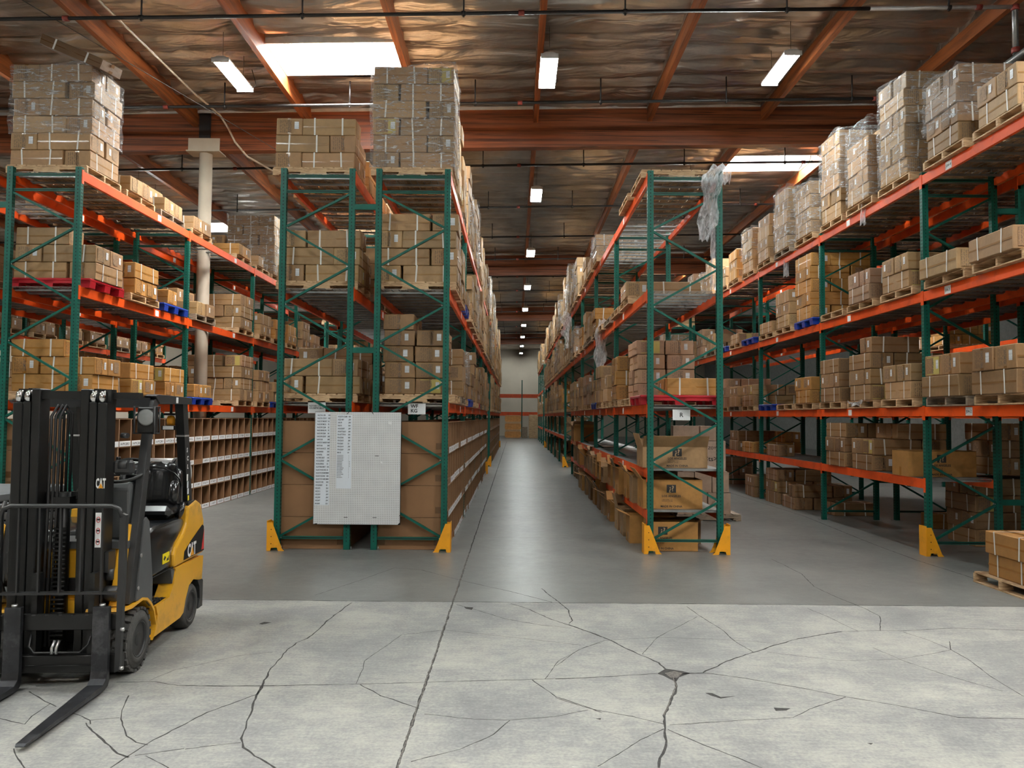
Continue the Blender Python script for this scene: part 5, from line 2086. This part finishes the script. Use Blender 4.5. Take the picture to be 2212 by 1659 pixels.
def wheel(name, x0, x1, y, z, r_, rim, lugs, hub_bolts):
    o = put(name, None, fk, (0, 0, 0)) if False else None
    w = x1 - x0
    m = MB()
    prof = [(x0, rim), (x0, r_ * .90), (x0 + .015, r_ * .975), (x0 + .035, r_), (x1 - .035, r_), (x1 - .015, r_ * .975), (x1, r_ * .90), (x1, r_ * .80), (x1 + .006, r_ * .79), (x1 + .006, rim + .012), (x1, rim), (x1 - .075, rim - .004), (x1 - .075, .02)]
    m.lathe(prof, (0, y, z), 'X', 40)
    if lugs:
        n = 22
        for side in (0, 1):
            for k in range(n):
                a = 2 * math.pi * (k + .5 * side) / n
                xa, xb = (x0 + .004, x0 + w * .44) if side == 0 else (x0 + w * .56, x1 - .004)
                wv = .042
                for (ra, rb) in ((r_ - .004, r_ + .016),):
                    P = []
                    for rr_ in (ra, rb):
                        for aa in (a - wv / r_ * .5, a + wv / r_ * .5):
                            for xx in (xa, xb):
                                sk = (.10 if (xx == xa) == (side == 0) else 0)
                                P.append((xx, y + rr_ * COS(aa + sk), z + rr_ * SIN(aa + sk)))
                    m.add(P, [(0, 1, 3, 2), (4, 6, 7, 5), (0, 4, 5, 1), (2, 3, 7, 6), (0, 2, 6, 4), (1, 5, 7, 3)])
    t = m.build(name, 'tyre_rubber', fk)
    m = MB()
    m.lathe([(x1 - .012, rim - .0005), (x1 + .002, rim - .001), (x1 + .001, rim * .93), (x1 - .05, rim * .88), (x1 - .058, rim * .48), (x1 - .02, rim * .42), (x1 - .008, rim * .34), (x1 - .008, .001)], (0, y, z), 'X', 32)
    m.build('rim', 'rim_dark', t)
    m = MB()
    for k in range(hub_bolts):
        a = 2 * math.pi * k / hub_bolts
        q = rim * .66
        m.tube([(x1 - .06, y + q * COS(a), z + q * SIN(a)), (x1 - .030, y + q * COS(a), z + q * SIN(a))], .010, 6)
    m.build('wheel_nuts', 'bolt_steel', t)
    return t


wheel('front_wheel', .30, .532, .06, .238, .222, .135, True, 6)
wheel('front_wheel', -.50, -.28, .06, .238, .222, .135, True, 6)
wheel('rear_wheel', .36, .515, 1.27, .20, .198, .13, False, 5)
wheel('rear_wheel', -.48, -.32, 1.27, .20, .198, .13, False, 5)
MB().box(-.3, .3, .0, .12, .16, .30).build('front_axle', 'mast_black', fk)

# chassis side panels, running boards and arches
lower = [(.40, .40), (.44, .32), (.42, .24), (.36, .165), (.96, .165), (1.05, .19), (1.10, .30), (1.18, .40), (1.30, .43), (1.42, .40), (1.535, .38), (1.565, .60), (.81, .625), (.83, .60), (.79, .50), (.69, .405)]
for x0, x1 in ((.40, .525), (-.49, -.37)):
    MB().prism(lower, x0, x1, 'X').build('side_panel', 'truck_yellow', fk)
    MB().prism([(1.40, .40), (1.535, .385), (1.56, .37), (1.555, .13), (1.43, .13), (1.475, .22), (1.46, .33)], x0, x1 + .004, 'X').build('bumper_corner', 'frame_grey', fk)
MB().box(-.37, .40, .42, 1.5, .17, .42).build('underframe', 'mast_black', fk)
MB().box(-.36, .36, 1.10, 1.56, .42, .62).build('counterweight_core', 'truck_yellow', fk)
# counterweight
cw = [(.80, .63), (.785, .74), (.83, .80), (1.0, .885), (1.085, .96), (1.11, 1.11), (1.34, 1.15), (1.47, 1.10), (1.56, .94), (1.575, .78), (1.57, .63)]
m = MB()
m.prism(cw, .30, .525, 'X')
m.prism(cw, -.49, -.28, 'X')
m.prism([(1.12, .63), (1.12, 1.02), (1.36, 1.06), (1.50, 1.02), (1.60, .86), (1.60, .40), (1.50, .38), (1.12, .42)], -.30, .32, 'X')
o = m.build('counterweight', 'truck_yellow', fk)
smooth_normals(o).modifiers['bevel'].width = .02
# dark decal panel with the maker's mark and red wedge on the flank
xs_ = .527
MB().prism([(1.01, .655), (1.03, .73), (1.20, .80), (1.50, .90), (1.55, .88), (1.565, .65)], xs_, xs_ + .0015, 'X').build('decal_panel', 'mast_black', o)
MB().prism([(1.49, .665), (1.56, .665), (1.555, .85)], xs_ + .0016, xs_ + .003, 'X').build('decal_wedge', 'decal_red', o)
RS = (R(90), 0, R(90))
t = text('decal_lettering', 'CAT', .155, 'decal_white', o, (xs_ + .004, 1.10, .665), RS, bold=.006)
t.scale = (.74, 1.0, 1)
MB().prism([(1.175, .662), (1.275, .662), (1.225, .735)], xs_ + .0045, xs_ + .0055, 'X').build('decal_triangle', 'guard_yellow', o)
# glossy hood under the seat
hood = [(.255, .635), (.25, .96), (.29, 1.01), (.40, 1.035), (.95, 1.045), (1.06, 1.02), (1.09, .97), (1.0, .90), (.85, .82), (.79, .76), (.785, .64)]
m = MB().prism(hood, -.46, .505, 'X')
o = m.build('engine_hood', 'hood_black', fk)
smooth_normals(o).modifiers['bevel'].width = .03
o.modifiers['bevel'].segments = 4
for p in o.data.polygons:
    p.use_smooth = True
o.modifiers['bevel'].harden_normals = False
MB().box(.506, .508, .565, .715, .70, .785).build('warning_sticker', 'decal_yellow', o)
MB().prism([(.58, .74), (.61, .765), (.64, .745), (.60, .725)], .5082, .509, 'X').build('sticker_mark', 'ink_black', o)
MB().prism([(.65, .715), (.70, .715), (.70, .755), (.68, .735), (.66, .735)], .5082, .509, 'X').build('sticker_mark', 'ink_black', o)
MB().box(.506, .509, .27, .80, .632, .640).build('hood_seam', 'black_gap', o)
# step well: dark recess with a folded plate and tread
m = MB()
m.box(.30, .31, .26, .80, .40, .635)
m.box(.30, .50, .26, .80, .395, .405)
m.prism([(.27, .42), (.55, .62), (.27, .62)], .305, .33, 'X', 1)
m.prism([(.78, .50), (.83, .60), (.80, .625), (.74, .625)], .31, .515, 'X', 1)
m.build('step_well', ['mast_black', 'cowl_grey'], fk)
m = MB()
for i in range(5):
    for j in range(4):
        m.cbox(.335 + j * .042, .36 + j * .042, .42 + i * .055, .45 + i * .055, .405, .413, .003)
m.build('step_tread', 'rim_dark', fk)
MB().box(.26, .34, .24, .27, .40, 1.0).build('hood_front', 'hood_black', fk)

# front fender
for a, b_ in ((.27, .525), (-.50, -.26)):
    m = MB()
    out = [(-.24, .535), (-.17, .525), (-.05, .515), (.06, .525), (.14, .53), (.22, .51), (.30, .46), (.37, .39), (.42, .27), (.40, .20), (.36, .165)]
    inn = [(y_ - .012, z_ - .018) for y_, z_ in out]
    for i in range(len(out) - 1):
        m.prism([out[i], out[i + 1], inn[i + 1], inn[i]], a, b_, 'X')
    m.build('fender', 'truck_yellow', fk)
# front cowl
m = MB()
m.box(-.34, .45, .0, .06, .52, .93)
m.box(-.34, .36, -.08, .0, .42, .56)
o = m.build('front_cowl', 'truck_yellow', fk)
for x, z in ((.40, .84), (.40, .72), (.36, .66), (.39, .65), (.30, .74)):
    MB().tube([(x, -.001, z), (x, -.004, z)], .014, 12).build('cowl_hole', 'black_gap', o)
MB().box(.27, .35, -.003, 0, .74, .84).build('data_plate', 'decal_white', o)
MB().box(.27, .34, -.003, 0, .64, .70).build('data_plate', 'black_gap', o)
MB().box(-.34, .46, -.02, .28, .93, .985).build('dash_floor', 'cowl_grey', fk)
# pillars of the overhead guard: yellow root, black leg leaning back, gusset plate
for sx, x0, x1 in ((1, .425, .515), (-1, -.49, -.40)):
    m = MB()
    m.prism([(-.14, .53), (-.05, .53), (.10, 1.10), (.05, 1.10)], x0 - .04, x0 + .03, 'X')
    m.build('pillar_root', 'truck_yellow', fk)
    m = MB()
    m.prism([(-.08, .53), (.04, .53), (.20, 1.30), (.33, 1.98), (.42, 2.03), (.42, 2.085), (.30, 2.05), (.245, 1.93), (.10, 1.30)], x0 + .02, x1 - .01, 'X')
    o = m.build('guard_pillar', 'frame_grey', fk)
    smooth_normals(o)
    m = MB()
    m.prism([(.02, .53), (.20, .50), (.34, .40), (.34, .62), (.26, 1.0), (.24, 1.10), (.18, 1.14), (.14, 1.12)], x1 - .012, x1, 'X')
    m.tube([(x1, .05, .62), (x1 + .006, .05, .62)], .016, 10, 1)
    m.tube([(x1, .09, .86), (x1 + .006, .09, .86)], .016, 10, 1)
    m.build('gusset_plate', ['cowl_grey', 'bolt_steel'], fk)
    # rear leg and top rail
    m = MB()
    m.prism([(.99, 2.03), (1.11, 2.03), (1.18, 1.7), (1.30, 1.12), (1.17, 1.12), (1.06, 1.7)], x0 + .0, x1 - .02, 'X')
    m.prism([(1.15, 1.10), (1.32, 1.10), (1.34, 1.15), (1.15, 1.15)], x0 - .02, x1 - .005, 'X')
    m.prism([(1.045, 1.74), (1.165, 1.74), (1.163, 1.755), (1.043, 1.755)], x0 - .004, x1 - .016, 'X', 1)
    o = m.build('rear_leg', ['mast_black', 'bolt_steel'], fk)
    if sx > 0:
        for k, ch in enumerate('SCL'):
            text('leg_lettering', ch, .055, 'decal_white', o, (x1 - .0185, 1.115 + .012 * k, 1.60 - k * .075), (R(90), R(0), R(90)), bold=.002)
        for k, (mt, h) in enumerate((('decal_white', .06), ('paper_blue', .06), ('paper_blue', .05), ('decal_yellow', .045))):
            z = 1.40 - k * .065
            MB().box(x1 - .0195, x1 - .018, 1.135 + .013 * k, 1.165 + .013 * k, z - h, z).build('leg_sticker', mt, o)
    m = MB().prism([(.30, 2.085), (.36, 2.10), (1.16, 2.09), (1.17, 2.03), (.40, 2.025)], x0, x1, 'X')
    o = m.build('top_rail', 'frame_grey', fk)
    smooth_normals(o)
    MB().box(x1, x1 + .0015, .76, .81, 2.035, 2.085).build('rail_sticker', 'decal_red' if False else 'decal_white', o)
for k in range(8):
    y = .34 + k * .10
    MB().box(-.42, .45, y, y + .022, 2.03, 2.075).build('roof_bar', 'frame_grey', fk)
MB().box(-.45, .47, .255, .31, 1.99, 2.07).build('roof_front_bar', 'frame_grey', fk)
MB().box(-.45, .47, 1.10, 1.16, 2.03, 2.085).build('roof_rear_bar', 'frame_grey', fk)
# work lamp in its cage
lx, ly, lz = .572, -.02, 1.895
m = MB().lathe([(ly - .028, 0.0), (ly - .026, .050), (ly - .018, .066)], (lx, 0, lz + .02), 'Y', 28)
lamp_ = MB().lathe([(ly - .02, .0), (ly - .02, .066), (ly + .03, .066), (ly + .06, .04), (ly + .06, 0)], (lx, 0, lz + .02), 'Y', 28).build('work_lamp', 'mast_black', fk)
m.build('lens', 'lamp_lens', lamp_)
m = MB()
q = [(lx - .072, lz - .10), (lx - .072, lz + .10), (lx + .072, lz + .10), (lx + .072, lz - .10)]
m.tube([(a, ly - .05, b_) for a, b_ in q], .010, 6, closed=True)
for a, b_ in q:
    m.tube([(a, ly - .05, b_), (a, ly + .06, b_)], .006, 6)
m.tube([(a, ly + .06, b_) for a, b_ in q], .006, 6, closed=True)
m.cbox(lx - .070, lx + .070, ly - .006, ly + .05, lz - .10, lz + .10, .01)
m.bar((lx - .04, ly + .05, lz), (.46, .26, 1.90), .03, .03)
m.build('lamp_cage', 'mast_black', lamp_)
# amber beacon under the roof at the back
be = MB().lathe([(1.84, .0), (1.842, .036), (1.90, .036), (1.925, .026), (1.93, 0)], (.37, 1.06, 0), 'Z', 20).build('beacon', 'amber', fk)
m = MB()
m.box(.32, .42, 1.02, 1.10, 1.93, 1.95)
m.box(.31, .43, 1.0, 1.10, 1.80, 1.838)
m.tube([(.37, 1.06, 1.94), (.37, 1.06, 2.03)], .012, 6)
m.build('beacon_bracket', 'mast_black', be)
MB().box(.325, .415, .995, .999, 1.805, 1.835).build('beacon_tag', 'decal_white', be)

# mast: outer, middle and inner channels either side
mc = .025
mast = MB()
for s_ in (-1, 1):
    for k, (a, b_, y0_, y1_, top) in enumerate(((.330, .262, -.20, -.04, 2.12), (.258, .206, -.205, -.05, 2.125), (.202, .142, -.20, -.05, 2.12))):
        xa, xb = mc + s_ * a, mc + s_ * b_
        mast.cbox(min(xa, xb), max(xa, xb), y0_, y1_, .09, top - (.10 if k < 2 else 0), .006)
        if k < 2:
            mast.box(min(xa, xb), max(xa, xb), y0_ + .07, y1_, top - .11, top)
mast.box(mc - .155, mc + .155, -.17, -.12, 2.045, 2.105)
mast.box(mc - .30, mc + .30, -.07, -.03, 1.30, 1.36)
mast.box(mc - .30, mc + .30, -.06, -.03, .62, .72)
mast.box(mc - .30, mc + .30, -.06, -.03, .10, .24)
mast.box(mc + .15, mc + .52, -.10, -.03, 2.05, 2.10)
mo = mast.build('mast', 'mast_black', fk)
for s_ in (-1, 1):
    for a in (.292, .230):
        x = mc + s_ * a
        MB().lathe([(x - .014, 0), (x - .014, .048), (x + .014, .048), (x + .014, 0)], (0, -.165, 2.06), 'X', 20).build('mast_roller', 'chrome', mo)
cyl = MB()
cyl.tube([(mc + .01, -.11, .20), (mc + .01, -.11, 1.36)], .042, 16)
for k in range(26):
    cyl.tube([(mc - .035, -.165, .30 + k * .032), (mc + .055, -.165, .30 + k * .032)], .009, 5)
cyl.box(mc - .05, mc + .07, -.16, -.06, 1.26, 1.33)
cyl.build('lift_cylinder', 'mast_black', mo)
MB().tube([(mc + .135, -.10, .95), (mc + .135, -.10, 1.25)], .016, 8).build('valve_rod', 'pipe_black', mo)
MB().box(mc + .10, mc + .17, -.12, -.08, 1.02, 1.09).build('valve_block', 'pipe_black', mo)
for k, x in enumerate((-.085, -.055, -.025)):
    MB().tube([(mc + x - .02, -.15, .25), (mc + x, -.15, 1.3), (mc + x, -.14, 1.92), (mc + x + .03, -.11, 2.0), (mc + x + .05, -.06, 1.94), (mc + x + .04, -.05, 1.3)], .011, 6).build('hydraulic_hose', 'pipe_black', mo)
MB().tube([(-.36, -.15, 1.3), (-.375, -.2, 1.1), (-.37, -.2, .8), (-.33, -.16, .6)], .014, 7).build('hydraulic_hose', 'pipe_black', mo)
for s_ in (-1, 1):
    m = MB()
    m.tube([(mc + s_ * .31, -.12, .62), (mc + s_ * .42, -.12, .62)], .055, 18)
    m.box(min(mc + s_ * .31, mc + s_ * .36), max(mc + s_ * .31, mc + s_ * .36), -.17, -.05, .78, .93)
    m.tube([(mc + s_ * .35, -.12, .80), (mc + s_ * .35, -.12, .72)], .03, 12)
    m.build('mast_pivot', 'frame_grey', mo)
m = MB()
m.tube([(mc + .40, -.12, 1.56), (mc + .46, -.12, 1.56)], .04, 12)
m.cbox(mc + .36, mc + .50, -.15, -.08, 1.49, 1.60, .02)
m.tube([(mc + .41, -.12, 1.78), (mc + .46, -.14, 1.78)], .02, 8)
m.build('roller_stop', 'frame_grey', mo)
t = text('decal_lettering', 'CAT', .085, 'decal_white', mo, (mc + .268, -.202, 1.40), FR, bold=.003)
t.scale = (.42, 1.15, 1)
MB().prism([(mc + .288, 1.398), (mc + .322, 1.398), (mc + .305, 1.435)], -.2045, -.2035, 'Y').build('decal_triangle', 'guard_yellow', mo)
st_ = MB().box(mc + .32, mc + .362, -.2075, -.2055, .97, 1.22)
st_ = MB().box(mc + .276, mc + .318, -.2065, -.2005, .97, 1.22).build('warning_stickers', 'decal_white', mo)
for k in range(3):
    m = MB()
    z = 1.01 + k * .08
    m.tube([(mc + .297 + .013 * COS(a), -.2072, z + .02 * SIN(a)) for a in [i * math.pi / 6 for i in range(12)]], .0022, 4, closed=True)
    m.build('sticker_ring', 'decal_red', st_)
    MB().box(mc + .287, mc + .308, -.2072, -.2066, z - .004, z + .008).build('sticker_mark', 'ink_black', st_)

# carriage, load backrest and forks
fc = .14
m = MB()
m.cbox(fc - .44, fc + .42, -.33, -.28, .41, .52, .006)
for k in range(6):
    m.box(fc - .26 + k * .09, fc - .20 + k * .09, -.335, -.33, .515, .525)
m.cbox(fc - .44, fc + .42, -.33, -.27, .115, .235, .006)
for x in (fc - .22, fc + .17):
    m.box(x, x + .04, -.30, -.22, .12, .80)
m.tube([(fc - .22, -.345, .17), (fc + .22, -.345, .17)], .004, 4)
ca = m.build('fork_carriage', 'mast_black', fk)
m = MB()
m.tube([(fc - .21, -.30, .38), (fc - .21, -.33, .30), (fc - .17, -.34, .26), (fc + .14, -.34, .26), (fc + .19, -.33, .31), (fc + .20, -.30, .38)], .007, 6)
m.build('hydraulic_line', 'frame_grey', ca)
for x in (fc - .05, fc - .02):
    MB().tube([(x, -.34, .25), (x, -.34, .29), (x + .01, -.32, .34)], .011, 8).build('hose_fitting', 'bolt_steel', ca)
# backrest
bl, brr, zt_, zm = fc - .445, fc + .425, 1.285, .675
m = MB()
yb_ = -.345
m.tube([(bl + .02, yb_, .12), (bl + .02, yb_, zt_ - .07), (bl + .04, yb_, zt_ - .02), (bl + .09, yb_, zt_), (brr - .09, yb_, zt_), (brr - .04, yb_, zt_ - .02), (brr - .02, yb_, zt_ - .08)], .016, 8)
m.prism([(brr - .04, .12), (brr - .005, .135), (brr + .012, .9), (brr + .012, 1.22), (brr - .03, 1.24)], yb_ - .012, yb_ + .03, 'Y')
m.prism([(bl + .04, .12), (bl + .005, .135), (bl - .012, .9), (bl - .012, 1.22), (bl + .03, 1.24)], yb_ - .012, yb_ + .03, 'Y')
m.box(bl, brr - .02, yb_ - .006, yb_ + .04, zm - .012, zm + .004)
for k in range(5):
    x = -.158 + k * .1425
    m.box(x - .006, x + .006, yb_ - .008, yb_ + .02, zm - .01, zt_)
br_ = m.build('load_backrest', 'frame_grey', ca)
for z in (.15, .42):
    MB().tube([(brr - .005, yb_ - .01, z), (brr + .02, yb_ - .01, z)], .013, 8).build('bolt', 'bolt_steel', br_)
for x0_ in (-.215, .378):
    x1_ = x0_ + .112
    m = MB()
    # L-shaped fork: shank and tapering blade
    side = [(-.345, .585), (-.385, .585), (-.39, .14), (-.40, .09), (-.44, .062), (-1.36, .045), (-1.38, .034), (-1.37, .026), (-.42, .018), (-.365, .03), (-.345, .07)]
    m.prism(side, x0_, x1_, 'X')
    me = m.data('fork', ['fork_steel'])
    for v in me.vertices:
        if v.co.y < -1.3:
            t_ = (-v.co.y - 1.3) / .08
            mid_ = (x0_ + x1_) / 2
            v.co.x = mid_ + (v.co.x - mid_) * (1 - .55 * min(1, t_))
    f_ = put('fork', me, ca)
    smooth_normals(f_)
    MB().tube([(x0_ + .056, -.36, .585), (x0_ + .056, -.36, .602)], .02, 10).build('fork_pin', 'bolt_steel', f_)

# seat, steering wheel, levers, tank
se = MB().cbox(-.05, .50, .72, 1.10, 1.05, 1.16, .04)
so_ = se.build('seat', 'seat_black', fk)
# padded back: a bulged slab with side wings
vs, fs = [], []
nu, nv = 12, 12
for side_ in (0, 1):
    for j in range(nv + 1):
        for i in range(nu + 1):
            u, v = i / nu * 2 - 1, j / nv
            hw = .27 * (1 - .10 * v - .28 * max(0, (v - .80) / .2) ** 2)
            x = .225 + u * hw
            z = 1.13 + .385 * v - .02 * abs(u) ** 4 * v
            th_ = .055 * (1 - abs(u) ** 6) * (1 - abs(2 * v - 1) ** 8)
            wing = .07 * max(0, abs(u) - .62) / .38
            y = 1.04 + .10 * v
            y += (-th_ - wing - .02 * COS(u * 6) * (1 - abs(u))) if side_ == 0 else th_ * .6
            vs.append((x, y, z))
n1 = (nu + 1) * (nv + 1)
for side_ in (0, 1):
    for j in range(nv):
        for i in range(nu):
            a = side_ * n1 + j * (nu + 1) + i
            q = (a, a + 1, a + nu + 2, a + nu + 1)
            fs.append(q if side_ == 0 else q[::-1])
for i in range(nu):
    fs.append((i, n1 + i, n1 + i + 1, i + 1))
    a = nv * (nu + 1) + i
    fs.append((a, a + 1, n1 + a + 1, n1 + a))
for j in range(nv):
    a = j * (nu + 1)
    fs.append((a, a + nu + 1, n1 + a + nu + 1, n1 + a))
    a += nu
    fs.append((a, n1 + a, n1 + a + nu + 1, a + nu + 1))
MB().add(vs, fs, 0, True).build('seat_back', 'seat_black', so_)
m = MB()
m.tube([(.225 + .27 * COS(a) * .985, 1.0 + .02, 1.31 + .17 * SIN(a)) for a in [R(d) for d in range(-20, 200, 20)]], .006, 5)
m.build('seat_piping', 'seat_black', so_)
MB().tube([(.46, .90, 1.16), (.475, .86, 1.24), (.47, .90, 1.33), (.455, .98, 1.36)], [.03, .042, .042, .02], 10).build('hip_restraint', 'seat_black', so_)
MB().tube([(.49, .95, 1.04), (.52, .93, 1.10), (.50, 1.02, 1.14)], .03, 8).build('seat_belt_reel', 'seat_black', so_)
# steering
sw = MB()
cxs, cys, czs = .33, .20, 1.50
tilt = R(28)
ring = []
for k in range(28):
    a = 2 * math.pi * k / 28
    u, v = .165 * COS(a), .165 * SIN(a)
    ring.append((cxs + u, cys + v * COS(tilt), czs + v * SIN(tilt)))
sw.tube(ring, .014, 8, closed=True)
for a in (R(90), R(210), R(330)):
    u, v = .16 * COS(a), .16 * SIN(a)
    sw.tube([(cxs, cys, czs - .03), (cxs + u, cys + v * COS(tilt), czs + v * SIN(tilt))], .011, 6)
sw.tube([(cxs, cys, czs - .02), (cxs, cys - .02, czs - .12)], .03, 10)
swo = sw.build('steering_wheel', 'mast_black', fk)
MB().tube([(cxs - .09, cys + .1, czs + .07), (cxs - .09, cys + .1, czs + .10)], .018, 10).build('spinner_knob', 'mast_black', swo)
m = MB()
m.prism([(.08, .98), (.30, .98), (.30, 1.15), (.24, 1.40), (.10, 1.42), (.06, 1.36)], .20, .43, 'X')
o = m.build('steering_cowl', 'cowl_grey', fk)
smooth_normals(o).modifiers['bevel'].width = .02
MB().lathe([(.18, .0), (.18, .07), (.21, .075), (.22, .06), (.22, 0)], (.42, 0, 1.44), 'Y', 18).build('instrument_display', 'hood_black', fk)
m = MB()
m.cbox(-.19, .08, .02, .14, 1.30, 1.325, .008)
m.box(-.14, .02, .04, .12, 1.22, 1.30)
m.build('lever_console', 'mast_black', fk)
for k, (x, dx) in enumerate(((.02, .09), (.08, .10), (.12, .05))):
    lv = MB().tube([(x, .08, 1.28), (x + dx * .2, .09, 1.36), (x + dx, .14, 1.44)], .008, 6).build('control_lever', 'chrome', fk)
    MB().lathe([(-.02, 0), (-.016, .013), (.0, .02), (.016, .013), (.02, 0)], (x + dx, .14, 1.45), 'Z', 12).build('lever_knob', 'mast_black', lv)
tk = MB().lathe([(-.02, .0), (-.015, .06), (.01, .115), (.05, .14), (.40, .14), (.44, .115), (.465, .06), (.47, 0)], (-.02, 1.22, 1.40), 'X', 28).build('gas_tank', 'tank_metal', fk)
m = MB()
for x in (.10, .38):
    m.lathe([(x, .142), (x + .03, .142), (x + .03, .146), (x, .146), (x, .142)], (-.02, 1.22, 1.40), 'X', 28)
m.box(.02, .46, 1.12, 1.32, 1.12, 1.23)
m.build('tank_strap', 'frame_grey', tk)
MB().lathe([(.468, .05), (.468, .10), (.50, .10), (.50, .05), (.468, .05)], (-.02, 1.22, 1.40), 'X', 20).build('tank_collar', 'tank_metal', tk)

# grey ribbed stack behind the truck's far side
o = thing('plastic_slab_stack', 'stack of grey ribbed plastic slabs behind the forklift mast at the picture edge', 'slab stack', (-5.35, 6.35, 0))
for k in range(16):
    MB().cbox(0, 1.08 + .008 * (k % 3), 0, 1.1, k * .078, k * .078 + .066, .008).build('slab', 'plastic_grey', o)
